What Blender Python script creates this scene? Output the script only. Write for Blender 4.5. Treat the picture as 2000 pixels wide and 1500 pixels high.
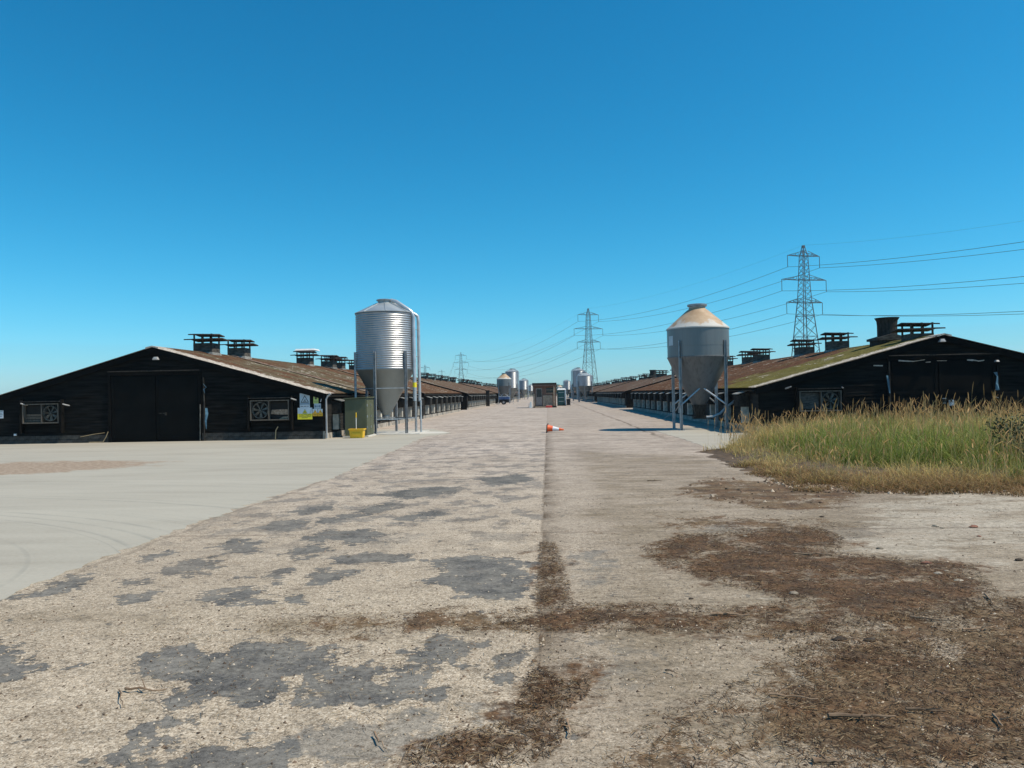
import bpy, math, random
import numpy as np
from mathutils import Vector, Matrix, Euler
random.seed(7); rng = np.random.default_rng(11)
for o in list(bpy.data.objects): bpy.data.objects.remove(o)
SC = bpy.context.scene; COL = SC.collection
R = math.radians
# ------------------------------------------------------------------ camera
F = 1500.0; CAMH = 1.65
YAW = math.atan(69.65/F); PITCH = math.atan(19.3/F); ROLL = R(-1.1)
CM = Matrix.Rotation(YAW,3,'Z') @ Matrix.Rotation(R(90)+PITCH,3,'X') @ Matrix.Rotation(ROLL,3,'Z')
cam = bpy.data.objects.new('camera', bpy.data.cameras.new('camera')); COL.objects.link(cam)
cam.matrix_world = Matrix.Translation((0,0,CAMH)) @ CM.to_4x4()
cam.data.sensor_width = 36; cam.data.lens = 36*F/2000; cam.data.clip_start = .1; cam.data.clip_end = 20000
SC.camera = cam
# ------------------------------------------------------------------ world, sun, exposure
SUN_AZ = R(100); SUN_EL = R(55)          # azimuth clockwise from +Y
W = bpy.data.worlds.new('World'); SC.world = W; W.use_nodes = True
nt = W.node_tree; nt.nodes.clear()
sky = nt.nodes.new('ShaderNodeTexSky'); sky.sky_type = 'NISHITA'; sky.sun_disc = False
sky.sun_elevation = SUN_EL; sky.sun_rotation = SUN_AZ; sky.air_density = 1.0; sky.dust_density = .25; sky.ozone_density = 2.2
hs = nt.nodes.new('ShaderNodeHueSaturation'); hs.inputs['Saturation'].default_value = 1.22; hs.inputs['Hue'].default_value = .482
sepc = nt.nodes.new('ShaderNodeSeparateColor'); cmbc = nt.nodes.new('ShaderNodeCombineColor')
gm = nt.nodes.new('ShaderNodeGamma'); gm.inputs[1].default_value = 1.0
bgn = nt.nodes.new('ShaderNodeBackground'); bgn.inputs[1].default_value = .12
wo = nt.nodes.new('ShaderNodeOutputWorld')
nt.links.new(sky.outputs[0], hs.inputs['Color']); nt.links.new(hs.outputs[0], sepc.inputs[0])
for i_,(a_,g_) in enumerate(((.56,1.60),(.925,1.05),(1.15,1.0))):     # the phone's deep cyan-blue rendering of a clear sky, same for the whole dome
    m1=nt.nodes.new('ShaderNodeMath'); m1.operation='MULTIPLY'; m1.inputs[1].default_value=.12; m2=nt.nodes.new('ShaderNodeMath'); m2.operation='POWER'; m2.inputs[1].default_value=g_
    m3=nt.nodes.new('ShaderNodeMath'); m3.operation='MULTIPLY'; m3.inputs[1].default_value=a_/.12
    nt.links.new(sepc.outputs[i_],m1.inputs[0]); nt.links.new(m1.outputs[0],m2.inputs[0]); nt.links.new(m2.outputs[0],m3.inputs[0]); (nt.links.new(m3.outputs[0],cmbc.inputs[i_]) if i_<2 else None)
mb1=nt.nodes.new('ShaderNodeMath'); mb1.operation='MULTIPLY'; mb1.inputs[1].default_value=.265; nt.links.new(sepc.outputs[1],mb1.inputs[0])
mb2=nt.nodes.new('ShaderNodeMath'); mb2.operation='MULTIPLY_ADD'; mb2.inputs[1].default_value=.96; nt.links.new(sepc.outputs[2],mb2.inputs[0]); nt.links.new(mb1.outputs[0],mb2.inputs[2]); nt.links.new(mb2.outputs[0],cmbc.inputs[2])
nt.links.new(cmbc.outputs[0], gm.inputs[0]); nt.links.new(gm.outputs[0], bgn.inputs[0]); nt.links.new(bgn.outputs[0], wo.inputs[0])
sl = bpy.data.lights.new('sun','SUN'); sl.energy = 4.85; sl.angle = R(.5); sl.color = (1,.885,.71)
so = bpy.data.objects.new('sun', sl); COL.objects.link(so)
sd = Vector((math.sin(SUN_AZ)*math.cos(SUN_EL), math.cos(SUN_AZ)*math.cos(SUN_EL), math.sin(SUN_EL)))
so.rotation_euler = sd.to_track_quat('Z','Y').to_euler(); so.location = (30,-5,40)
SC.view_settings.view_transform = 'Standard'; SC.view_settings.look = 'None'
SC.view_settings.exposure = 0.0; SC.view_settings.gamma = 1; SC.view_settings.use_curve_mapping = False
# ------------------------------------------------------------------ pixel helpers: where a thing stands in the place
def ray(px, py):
    return CM @ Vector(((px-1000)/F, -(py-750)/F, -1.0))
def G(px, py, z=0.0):
    d = ray(px,py); t = (z-CAMH)/d.z; return (d.x*t, d.y*t)
def PY(px, py, Y):
    d = ray(px,py); t = Y/d.y; return (d.x*t, CAMH+d.z*t)
def PX(px, py, X):
    d = ray(px,py); t = X/d.x; return (d.y*t, CAMH+d.z*t)
# ------------------------------------------------------------------ tagging
WL = {}
def tag(o, label=None, cat=None, group=None, kind=None):
    if label: o['label'] = label
    if cat: o['category'] = cat
    if group: o['group'] = group
    if kind: o['kind'] = kind
    return o
def thing(name, loc, label, cat, group=None):
    o = bpy.data.objects.new(name, None); COL.objects.link(o); o.location = loc; o.empty_display_size = .2
    WL[o.name] = Vector(loc); return tag(o, label, cat, group)
class MB:
    def __init__(s): s.v=[]; s.f=[]
    def quad(s, *p):
        n=len(s.v); s.v += [tuple(q) for q in p]; s.f.append(tuple(range(n,n+len(p))))
    def box(s, x0,x1,y0,y1,z0,z1):
        n=len(s.v); s.v += [(x0,y0,z0),(x1,y0,z0),(x1,y1,z0),(x0,y1,z0),(x0,y0,z1),(x1,y0,z1),(x1,y1,z1),(x0,y1,z1)]
        s.f += [tuple(n+i for i in q) for q in ((0,3,2,1),(4,5,6,7),(0,1,5,4),(1,2,6,5),(2,3,7,6),(3,0,4,7))]; return s
    def hexa(s, b, t):   # bottom 4 pts, top 4 pts
        n=len(s.v); s.v += [tuple(q) for q in b]+[tuple(q) for q in t]
        s.f += [tuple(n+i for i in q) for q in ((0,3,2,1),(4,5,6,7),(0,1,5,4),(1,2,6,5),(2,3,7,6),(3,0,4,7))]; return s
    def bar(s, a, b, w, d=None, up=(0,0,1)):
        a=Vector(a); b=Vector(b); d = w if d is None else d
        t=(b-a).normalized(); u=Vector(up)
        if abs(t.dot(u))>.95: u=Vector((0,1,0))
        r=t.cross(u).normalized(); q=r.cross(t)
        c=[(-w/2,-d/2),(w/2,-d/2),(w/2,d/2),(-w/2,d/2)]
        return s.hexa([a+r*i+q*j for i,j in c],[b+r*i+q*j for i,j in c])
    def tube(s, pts, rad, n=8, cap=True):
        pts=[Vector(p) for p in pts]; rads = rad if isinstance(rad,(list,tuple)) else [rad]*len(pts)
        base=len(s.v); prev=None
        for i,p in enumerate(pts):
            t=(pts[min(i+1,len(pts)-1)]-pts[max(i-1,0)]).normalized()
            if prev is None:
                u=Vector((0,0,1)) if abs(t.z)<.9 else Vector((0,1,0)); r=t.cross(u).normalized()
            else:
                r=(prev-t*prev.dot(t)).normalized()
            prev=r; q=t.cross(r)
            for k in range(n):
                a=2*math.pi*k/n; s.v.append(tuple(p+(r*math.cos(a)+q*math.sin(a))*rads[i]))
        for i in range(len(pts)-1):
            for k in range(n):
                a=base+i*n+k; b=base+i*n+(k+1)%n; s.f.append((a,b,b+n,a+n))
        if cap:
            s.f.append(tuple(base+k for k in range(n-1,-1,-1))); s.f.append(tuple(base+(len(pts)-1)*n+k for k in range(n)))
        return s
    def lathe(s, prof, c=(0,0), n=48, capb=False, capt=False):
        base=len(s.v)
        for r,z in prof:
            for k in range(n):
                a=2*math.pi*k/n; s.v.append((c[0]+r*math.cos(a), c[1]+r*math.sin(a), z))
        for i in range(len(prof)-1):
            for k in range(n):
                a=base+i*n+k; b=base+i*n+(k+1)%n; s.f.append((a,b,b+n,a+n))
        if capb: s.f.append(tuple(base+k for k in range(n-1,-1,-1)))
        if capt: s.f.append(tuple(base+(len(prof)-1)*n+k for k in range(n)))
        return s
    def build(s, name, mat, parent=None, loc=None, smooth=False, bevel=0, kind=None, label=None):
        pw = WL[parent.name] if parent else Vector((0,0,0))
        L = Vector(loc) if loc is not None else pw
        me = bpy.data.meshes.new(name); me.from_pydata([(Vector(v)-L)[:] for v in s.v],[],s.f); me.update()
        if smooth: me.polygons.foreach_set('use_smooth',[True]*len(me.polygons))
        if smooth: 
            try: me.set_sharp_from_angle(angle=R(40))
            except Exception: pass
        if mat: me.materials.append(mat)
        o = bpy.data.objects.new(name, me); COL.objects.link(o)
        if parent: o.parent = parent; o.location = L-pw
        else: o.location = L
        WL[o.name] = L
        if bevel:
            m=o.modifiers.new('bevel','BEVEL'); m.width=bevel; m.segments=1; m.limit_method='ANGLE'
        if kind: o['kind']=kind
        if label: o['label']=label
        return o
def each(g, name, mat, parent, **k):
    o=None
    for i in range(0,len(g.v)//8):
        h_=MB(); h_.v=g.v[i*8:i*8+8]; h_.f=[tuple(q-i*8 for q in f) for f in g.f[i*6:i*6+6]]; o=h_.build(name,mat,parent,**k)
    return o
def dup(o, loc, parent=None):
    """copy an object and its children to a new world location"""
    c=o.copy(); COL.objects.link(c); WL[c.name]=Vector(loc)
    if parent: c.parent=parent; c.location=Vector(loc)-WL[parent.name]
    else: c.location=loc
    for ch in [x for x in bpy.data.objects if x.parent==o]:
        d=ch.copy(); COL.objects.link(d); d.parent=c; WL[d.name]=Vector(loc)+WL[ch.name]-WL[o.name]
        for g in [x for x in bpy.data.objects if x.parent==ch]:
            e=g.copy(); COL.objects.link(e); e.parent=d; WL[e.name]=WL[d.name]+WL[g.name]-WL[ch.name]
    return c
# ------------------------------------------------------------------ materials
def newmat(name):
    m=bpy.data.materials.new(name); m.use_nodes=True; n=m.node_tree; n.nodes.clear()
    out=n.nodes.new('ShaderNodeOutputMaterial'); b=n.nodes.new('ShaderNodeBsdfPrincipled'); n.links.new(b.outputs[0],out.inputs[0]); return m,n,b
class N:
    """tiny node helper"""
    def __init__(s, n): s.n=n
    def coord(s, which='Object', scale=(1,1,1)):
        t=s.n.nodes.new('ShaderNodeTexCoord'); m=s.n.nodes.new('ShaderNodeMapping'); m.inputs['Scale'].default_value=scale
        s.n.links.new(t.outputs[which], m.inputs[0]); return m.outputs[0]
    def pos(s, scale=(1,1,1)):
        t=s.n.nodes.new('ShaderNodeNewGeometry'); m=s.n.nodes.new('ShaderNodeMapping'); m.inputs['Scale'].default_value=scale
        s.n.links.new(t.outputs['Position'], m.inputs[0]); return m.outputs[0]
    def noise(s, vec, scale, detail=4, rough=.55, dist=0):
        t=s.n.nodes.new('ShaderNodeTexNoise'); t.inputs['Scale'].default_value=scale; t.inputs['Detail'].default_value=detail
        t.inputs['Roughness'].default_value=rough; t.inputs['Distortion'].default_value=dist
        s.n.links.new(vec,t.inputs['Vector']); return t.outputs[0]
    def vor(s, vec, scale, feat='F1', out=0, rnd=1):
        t=s.n.nodes.new('ShaderNodeTexVoronoi'); t.feature=feat; t.inputs['Scale'].default_value=scale; t.inputs['Randomness'].default_value=rnd
        s.n.links.new(vec,t.inputs['Vector']); return t.outputs[out]
    def ramp(s, fac, stops):
        t=s.n.nodes.new('ShaderNodeValToRGB'); e=t.color_ramp.elements
        while len(e)<len(stops): e.new(.5)
        for i,(p,c) in enumerate(stops):
            e[i].position=p; e[i].color = (c,c,c,1) if isinstance(c,(int,float)) else (*c,1)
        s.n.links.new(fac,t.inputs[0]); return t.outputs[0]
    def mix(s, fac, a, b, mode='MIX'):
        t=s.n.nodes.new('ShaderNodeMix'); t.data_type='RGBA'; t.blend_type=mode
        for v,i in ((fac,0),(a,6),(b,7)):
            if isinstance(v,(int,float)): t.inputs[i].default_value = v if i==0 else (v,v,v,1)
            elif isinstance(v,tuple): t.inputs[i].default_value=(*v,1)
            else: s.n.links.new(v,t.inputs[i])
        return t.outputs[2]
    def math(s, op, a, b=0, c=0, clamp=False):
        t=s.n.nodes.new('ShaderNodeMath'); t.operation=op; t.use_clamp=clamp
        for i,v in enumerate((a,b,c)):
            if isinstance(v,(int,float)): t.inputs[i].default_value=v
            else: s.n.links.new(v,t.inputs[i])
        return t.outputs[0]
    def sep(s, vec):
        t=s.n.nodes.new('ShaderNodeSeparateXYZ'); s.n.links.new(vec,t.inputs[0]); return t.outputs
    def bump(s, h, strength, dist=.01, normal=None):
        t=s.n.nodes.new('ShaderNodeBump'); t.inputs['Strength'].default_value=strength; t.inputs['Distance'].default_value=dist
        s.n.links.new(h,t.inputs['Height'])
        if normal is not None: s.n.links.new(normal,t.inputs['Normal'])
        return t.outputs[0]
    def attr(s, name):
        t=s.n.nodes.new('ShaderNodeAttribute'); t.attribute_name=name; return t.outputs
def pm(name, a, b, scale=4, rough=.8, metal=0, bump=.3, bdist=.004, stretch=(1,1,1), detail=5, spec=.5, lo=.35, hi=.65, vary=0.0):
    m,n,bs=newmat(name); h=N(n); v=h.coord('Object',stretch); f=h.noise(v,scale,detail)
    c=h.ramp(f,[(lo,a),(hi,b)])
    if vary:
        oi=n.nodes.new('ShaderNodeObjectInfo'); k=h.math('MULTIPLY_ADD',oi.outputs['Random'],vary,1-vary/2)
        c=h.mix(1.0,c,k,'MULTIPLY')
    n.links.new(c,bs.inputs['Base Color']); bs.inputs['Roughness'].default_value=rough; bs.inputs['Metallic'].default_value=metal
    bs.inputs['Specular IOR Level'].default_value=spec
    if bump:
        f2=h.noise(v,scale*6,3); n.links.new(h.bump(f2,bump,min(bdist,.09/(scale*6*max(stretch)))),bs.inputs['Normal'])
    return m
M={}
M['tarboard']=pm('black_tarred_board',(.004,.004,.0038),(.016,.0155,.014),3,.9,0,.5,.004,(.4,.4,4),spec=.12)
M['tarboard_side']=pm('black_tarred_side_board',(.012,.011,.010),(.035,.032,.028),3,.8,0,.5,.004,(.6,.3,4),spec=.25)
M['blackdoor']=pm('black_door_sheet',(.003,.0035,.0035),(.0055,.0065,.0065),1.5,.85,0,.2,.003,spec=.12)
M['fascia']=pm('black_fascia',(.0035,.0035,.0035),(.008,.008,.0075),4,.9,0,.3,spec=.12)
M['oldblack']=pm('weathered_black_timber',(.014,.013,.012),(.05,.046,.04),5,.85,0,.4,.004,(3,3,.8),spec=.25)
M['ventboard']=pm('dark_weathered_vent_board',(.035,.032,.029),(.12,.108,.09),4,.85,0,.4,.004,(1,1,3),spec=.3,vary=.35)
M['capboard']=pm('vent_cap_board',(.025,.020,.018),(.085,.062,.052),6,.85,0,.4,spec=.3,vary=.5)
M['whitecap']=pm('white_sheet_cap',(.6,.62,.62),(.75,.76,.76),6,.5,0,.1)
M['greywood']=pm('weathered_grey_timber',(.07,.055,.042),(.17,.14,.11),6,.85,0,.5,.004,(6,6,.8))
M['osb']=pm('broken_chipboard',(.22,.14,.09),(.45,.33,.24),14,.9,0,.4)
M['blockwork']=pm('concrete_block',(.028,.027,.025),(.065,.062,.056),9,.95,0,.6,.006,vary=.4)
M['blockpale']=pm('pale_plinth_concrete',(.22,.20,.17),(.5,.46,.40),4,.95,0,.6,.006)
M['baffle']=pm('pale_inlet_board',(.36,.34,.29),(.58,.55,.47),5,.8,0,.3,vary=.4)
M['lid']=pm('grey_hood_lid',(.13,.13,.12),(.30,.30,.28),5,.8,0,.3,vary=.7)
M['pvcgrey']=pm('grey_pvc',(.30,.30,.30),(.42,.42,.42),5,.5,0,.1)
M['fanmetal']=pm('dull_galvanised_fan',(.09,.085,.075),(.24,.225,.19),7,.6,.2,.2)
M['fandark']=pm('dark_fan_interior',(.006,.006,.006),(.014,.014,.013),4,.9,0,0)
M['steel']=pm('galvanised_leg',(.26,.28,.30),(.42,.44,.46),5,.48,.55,.1)
M['pipe']=pm('fill_pipe_galvanised',(.45,.48,.50),(.60,.62,.64),5,.4,.5,.05)
M['paleconcrete']=pm('pad_concrete',(.5,.48,.44),(.66,.64,.58),4,.95,0,.3)
M['greenbox']=pm('olive_green_cabinet',(.075,.085,.045),(.095,.105,.058),3,.55,0,.05)
M['yellow']=pm('yellow_plastic',(.72,.42,.01),(.80,.50,.02),3,.45,0,.05)
M['whitepaint']=pm('white_paint',(.70,.70,.68),(.80,.80,.78),5,.6,0,.05)
M['signwhite']=pm('sign_white',(.55,.60,.64),(.66,.70,.74),3,.45,0,0)
M['signgrey']=pm('shaded_and_grey_sign_sheet',(.36,.43,.48),(.46,.53,.58),3,.45,0,0)  # grey-blue carries the shade on the tall white sign; plain grey elsewhere
M['signyellow']=pm('sign_yellow',(.80,.66,.02),(.88,.74,.04),3,.45,0,0)
M['signorange']=pm('sign_orange',(.85,.42,.02),(.90,.50,.04),3,.45,0,0)
M['signlime']=pm('sign_lime',(.42,.50,.14),(.52,.60,.2),3,.45,0,0)
M['signblack']=pm('sign_black',(.015,.017,.02),(.02,.022,.025),3,.5,0,0)
M['signblue']=pm('sign_blue',(.03,.10,.20),(.04,.13,.25),3,.5,0,0)
M['bluecord']=pm('blue_plastic_sheet',(.04,.12,.19),(.12,.24,.32),8,.6,0,.2)
M['torn']=pm('torn_white_sheet',(.30,.31,.31),(.60,.61,.60),9,.6,0,.2)
M['hose']=pm('tan_hose',(.30,.22,.12),(.42,.32,.18),6,.7,0,.1)
M['orange']=pm('orange_rubber',(.80,.10,.02),(.88,.15,.03),5,.5,0,.05)
M['conewhite']=pm('reflective_white_band',(.72,.72,.74),(.82,.82,.84),5,.4,0,0)
M['rubber']=pm('black_rubber',(.015,.015,.016),(.03,.03,.03),6,.7,0,.2)
M['portagreen']=pm('dark_green_plastic',(.006,.055,.055),(.010,.075,.072),3,.45,0,.05)
M['portapale']=pm('pale_plastic_lit_side',(.50,.56,.58),(.60,.66,.68),3,.45,0,.05)
M['hutboard']=pm('brown_hut_cladding',(.13,.07,.05),(.28,.16,.115),5,.85,0,.4,.004,(8,8,.6))
M['hutpale']=pm('pale_hut_panel',(.30,.225,.155),(.48,.37,.265),6,.85,0,.4,.004,(1,1,1))
M['hutdoor']=pm('grey_hut_door',(.26,.21,.18),(.38,.32,.28),6,.8,0,.3)
M['darkglass']=pm('dark_glass',(.012,.014,.016),(.02,.022,.025),2,.15,0,0)
M['blue']=pm('blue_paint',(.05,.11,.26),(.09,.17,.36),4,.45,0,.05)
M['redplastic']=pm('red_plastic',(.55,.04,.04),(.68,.08,.06),4,.5,0,.05)
M['pylon']=pm('pylon_steel',(.07,.10,.12),(.12,.15,.17),.5,.6,.3,0)
M['cable']=pm('cable_aluminium',(.07,.09,.11),(.09,.11,.13),.5,.6,.2,0)
M['insul']=pm('insulator_glass',(.05,.07,.08),(.08,.10,.11),.5,.5,0,0)
M['bark']=pm('bark',(.05,.04,.03),(.10,.08,.06),6,.9,0,.5)
M['stick']=pm('dead_stick',(.14,.085,.05),(.32,.22,.14),9,.9,0,.5,vary=.7)
M['stone']=pm('pale_stone',(.20,.165,.125),(.36,.30,.23),9,.95,0,.6,.006,vary=.5)
M['clod']=pm('dark_earth_clod',(.03,.022,.016),(.07,.05,.035),9,.95,0,.7,.008)
M['redbrick']=pm('broken_red_brick',(.20,.085,.055),(.30,.14,.095),9,.95,0,.6,.006)
M['cutconc']=pm('grey_concrete_lump',(.24,.205,.16),(.42,.365,.29),9,.95,0,.6,.006)

def silo_metal(name, kind):
    m,n,b=newmat(name); h=N(n); v=h.coord('Object'); 
    big=h.noise(h.coord('Object',(1,1,.25)),1.6,4); fine=h.vor(v,38,out=1)
    g=n.nodes.new('ShaderNodeRGBToBW'); n.links.new(fine,g.inputs[0])
    if kind=='galv':
        c=h.ramp(big,[(.3,(.34,.355,.37)),(.7,(.47,.485,.50))]); c=h.mix(.10,c,g.outputs[0],'OVERLAY')
        b.inputs['Metallic'].default_value=.88; r=h.ramp(big,[(.3,.36),(.7,.47)])
    elif kind=='cone':
        c=h.ramp(big,[(.3,(.20,.22,.225)),(.7,(.28,.305,.31))]); b.inputs['Metallic'].default_value=.7; r=h.ramp(big,[(.3,.40),(.7,.55)])
    elif kind=='roof':
        c=h.ramp(big,[(.3,(.40,.44,.46)),(.7,(.50,.53,.54))]); b.inputs['Metallic'].default_value=.55; r=h.ramp(big,[(.3,.42),(.7,.52)])
    elif kind=='painted':
        streak=h.noise(h.coord('Object',(9,9,.35)),1.5,4)
        c=h.ramp(big,[(.3,(.16,.168,.172)),(.7,(.21,.218,.22))]); c=h.mix(h.ramp(streak,[(.5,0.0),(.8,.3)]),c,(.11,.11,.11)); b.inputs['Metallic'].default_value=.45; r=h.ramp(big,[(.3,.36),(.7,.46)])
    elif kind=='paintcone':
        streak=h.noise(h.coord('Object',(7,7,.35)),1.5,4)
        c=h.ramp(big,[(.3,(.115,.12,.125)),(.7,(.165,.17,.175))]); c=h.mix(h.ramp(streak,[(.5,0.0),(.75,.6)]),c,(.06,.06,.06)); b.inputs['Metallic'].default_value=.1; r=h.ramp(big,[(.3,.5),(.7,.65)])
    elif kind=='stained':      # feed-dust and rust staining that runs down from the filler neck
        z=h.sep(h.coord('Object'))[2]
        st=h.math('ADD',z,h.math('MULTIPLY',h.math('SUBTRACT',h.noise(h.coord('Object',(1.6,1.6,.6)),1.7,5),.5),.9))
        k=h.ramp(h.math('MULTIPLY_ADD',st,1.0,-4.0),[(.36,0.0),(.50,1.0)])
        c=h.mix(k,(.52,.50,.46),h.ramp(h.noise(v,2.5,4),[(.3,(.36,.23,.13)),(.7,(.52,.38,.25))]))
        b.inputs['Metallic'].default_value=0.0; r=h.ramp(big,[(.3,.55),(.7,.7)])
    n.links.new(c,b.inputs['Base Color']); n.links.new(r,b.inputs['Roughness'])
    if kind in('galv','roof','cone','painted','paintcone'):
        n.links.new(h.bump(big,.25,.02),b.inputs['Normal'])
    return m
for k in('galv','cone','roof','painted','paintcone','stained'): M['silo_'+k]=silo_metal('silo_'+k,k)

def roof_mat(name, y0, green, olive, bare_k=1.0):
    m,n,b=newmat(name); h=N(n); p=h.pos(); xyz=h.sep(p)
    f1=h.noise(p,.45,5,.6); f2=h.noise(p,2.6,5,.65); f3=h.noise(p,11,4,.7); f4=h.noise(h.pos((1,.35,1)),5,4,.7)
    brown=h.ramp(f2,[(.3,(.060,.027,.014)),(.5,(.135,.062,.033)),(.72,(.21,.115,.066))])
    brown=h.mix(h.ramp(f3,[(.35,.55),(.6,0.0)]),brown,(.030,.020,.014))
    grn=h.ramp(f2,[(.3,(.095,.085,.022)),(.7,(.22,.195,.052))]); grn=h.mix(h.ramp(f3,[(.35,.5),(.6,0.0)]),grn,(.055,.045,.015))
    grey=h.ramp(f3,[(.3,(.26,.22,.18)),(.65,(.66,.60,.53))])
    t=h.math('SUBTRACT',xyz[1],y0)
    # moss kind changes along the roof
    gk=h.math('MULTIPLY_ADD',h.math('SUBTRACT',f1,.5),1.8,h.math('MULTIPLY_ADD',t,-1/14.0,green),clamp=True)
    c=h.mix(h.ramp(gk,[(.38,0.0),(.55,1.0)]),brown,grn)
    ok=h.ramp(h.math('MULTIPLY_ADD',f2,.4,f1),[(.62,0.0),(.8,olive)]); c=h.mix(ok,c,(.12,.105,.065))
    # bare lichened sheet where moss has been washed off: along the verge and in scattered patches
    bare=h.math('MULTIPLY_ADD',f4,2.0,h.math('MULTIPLY',t,-.9)); c=h.mix(h.ramp(bare,[(.10,0.0),(.52,.95*bare_k)]),c,grey)
    sc=h.ramp(h.math('MULTIPLY_ADD',f4,.6,h.math('MULTIPLY',f1,.5)),[(.635,0.0),(.67,.75)]); c=h.mix(sc,c,grey)
    n.links.new(c,b.inputs['Base Color']); b.inputs['Roughness'].default_value=.95; b.inputs['Specular IOR Level'].default_value=.2
    n.links.new(h.bump(h.math('MULTIPLY_ADD',f2,1.5,f3),.9,.05),b.inputs['Normal'])
    return m

# ------------------------------------------------------------------ ground
def npoly(poly):
    return np.array(poly,dtype=float)
def sdf(poly, X, Y):
    """signed distance, positive inside"""
    P=npoly(poly); d=np.full(X.shape,1e9); inside=np.zeros(X.shape,bool); n=len(P)
    for i in range(n):
        ax,ay=P[i]; bx,by=P[(i+1)%n]; ex,ey=bx-ax,by-ay; L=ex*ex+ey*ey+1e-12
        t=np.clip(((X-ax)*ex+(Y-ay)*ey)/L,0,1); d=np.minimum(d,np.hypot(X-ax-ex*t,Y-ay-ey*t))
        c=((ay>Y)!=(by>Y)) & (X<(bx-ax)*(Y-ay)/((by-ay) if abs(by-ay)>1e-9 else 1e-9)+ax); inside^=c
    return np.where(inside,d,-d)
def gp(pts): return [G(*p) for p in pts]
TAR=[ # remains of a thin bitumen skin over the old concrete
 [(250,1285),(330,1265),(400,1262),(440,1275),(470,1252),(560,1250),(600,1262),(655,1258),(650,1290),(610,1305),(640,1325),(600,1335),(560,1330),(540,1345),(500,1370),(450,1381),(360,1375),(340,1355),(375,1340),(290,1335),(265,1310)],
 [(570,1352),(620,1325),(665,1300),(755,1297),(740,1325),(850,1322),(845,1365),(760,1378),(690,1365),(640,1375),(580,1368)],
 [(805,1260),(830,1245),(915,1240),(930,1270),(900,1290),(840,1310),(810,1290)],
 [(-60,1250),(0,1255),(30,1258),(40,1280),(65,1300),(30,1325),(-60,1330)],
 [(980,1285),(1015,1272),(1025,1290),(1015,1320),(985,1320)],
 [(190,1510),(260,1460),(300,1440),(275,1425),(320,1415),(330,1435),(290,1470),(240,1510)],
 [(350,1450),(440,1435),(470,1455),(540,1465),(620,1475),(560,1510),(330,1510),(400,1470)],
 [(225,1165),(290,1157),(298,1172),(235,1180)],
 [(375,1172),(430,1155),(480,1147),(530,1142),(500,1160),(530,1170),(590,1165),(590,1177),(530,1177),(470,1176),(400,1176)],
 [(300,1120),(345,1100),(410,1090),(420,1108),(395,1122),(340,1123)],[(425,1070),(450,1055),(515,1055),(500,1070),(490,1082),(455,1080)],
 [(470,1130),(560,1112),(580,1115),(520,1130)],[(600,1140),(640,1107),(700,1115),(650,1135),(620,1147)],
 [(20,1165),(90,1150),(120,1140),(120,1125),(185,1120),(180,1140),(100,1165)],
 [(840,1130),(870,1120),(830,1095),(950,1085),(1030,1100),(1030,1165),(970,1170),(910,1165),(880,1150)],
 [(580,1055),(640,1035),(740,1035),(745,1058),(690,1062),(640,1055)],[(500,1030),(560,1015),(610,1018),(590,1035),(530,1037)],
 [(550,1085),(620,1060),(640,1070),(600,1090)],[(640,1090),(700,1077),(790,1085),(820,1095),(720,1100),(650,1100)],
 [(700,992),(780,980),(770,998),(700,1003)],[(620,1015),(700,1000),(720,1008),(640,1022)],
 [(770,1012),(850,995),(870,1003),(800,1020)],[(560,1000),(640,985),(660,992),(590,1006)],[(220,1138),(275,1131),(280,1140),(225,1146)],
 [(280,1087),(320,1078),(330,1086),(295,1092)],[(730,965),(830,952),(900,950),(880,965),(780,975)],[(930,935),(1030,925),(1035,940),(960,950)]]
TARF=[[(520,1460),(560,1430),(640,1410),(760,1385),(850,1375),(860,1420),(900,1440),(860,1470),(700,1510),(560,1510)],
 [(1120,1080),(1180,1075),(1190,1130),(1150,1140)],[(1185,1250),(1240,1240),(1235,1340),(1190,1350)],[(910,1390),(1000,1375),(1010,1410),(930,1420)],
 [(1365,1030),(1440,1020),(1470,1035),(1380,1045)],[(1620,1040),(1700,1020),(1720,1045),(1640,1060)]]
LIT=[[(1250,1070),(1330,1045),(1450,1035),(1600,1030),(1650,1050),(1640,1080),(1760,1090),(1900,1105),(1930,1130),(1960,1170),(1900,1200),(1700,1225),(1480,1237),(1200,1237),(1010,1237),(965,1215),(995,1190),(1060,1178),(1150,1178),(1300,1180),(1450,1185),(1530,1172),(1400,1140),(1290,1105)],
 [(1000,1400),(1040,1290),(1110,1335),(1160,1310),(1150,1360),(1100,1390),(1110,1420),(1090,1470),(1000,1510),(800,1510),(790,1460),(850,1440),(930,1425)],
 [(1052,1060),(1085,1060),(1110,1130),(1120,1180),(1042,1180),(1052,1100)],
 [(1560,905),(1700,925),(2100,925),(2100,962),(1900,960),(1700,955),(1560,935),(1470,905)],
 [(1385,880),(1400,878),(1470,908),(1560,938),(1480,920)]]
LITS=[[(1480,1237),(1960,1165),(2300,1180),(2300,1520),(1560,1520),(1500,1420),(1560,1300)],[(1300,1008),(1450,1012),(1640,1015),(1640,1035),(1300,1035)],[(1260,1420),(1420,1340),(1560,1260),(1700,1250),(2300,1250),(2300,1520),(1200,1520)],
 [(500,1212),(700,1200),(980,1195),(980,1235),(700,1242),(500,1240)],[(1170,1040),(1210,1040),(1260,1075),(1230,1085)],[(1380,930),(1560,945),(1700,965),(1640,1000),(1400,990),(1320,960)]]
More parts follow.
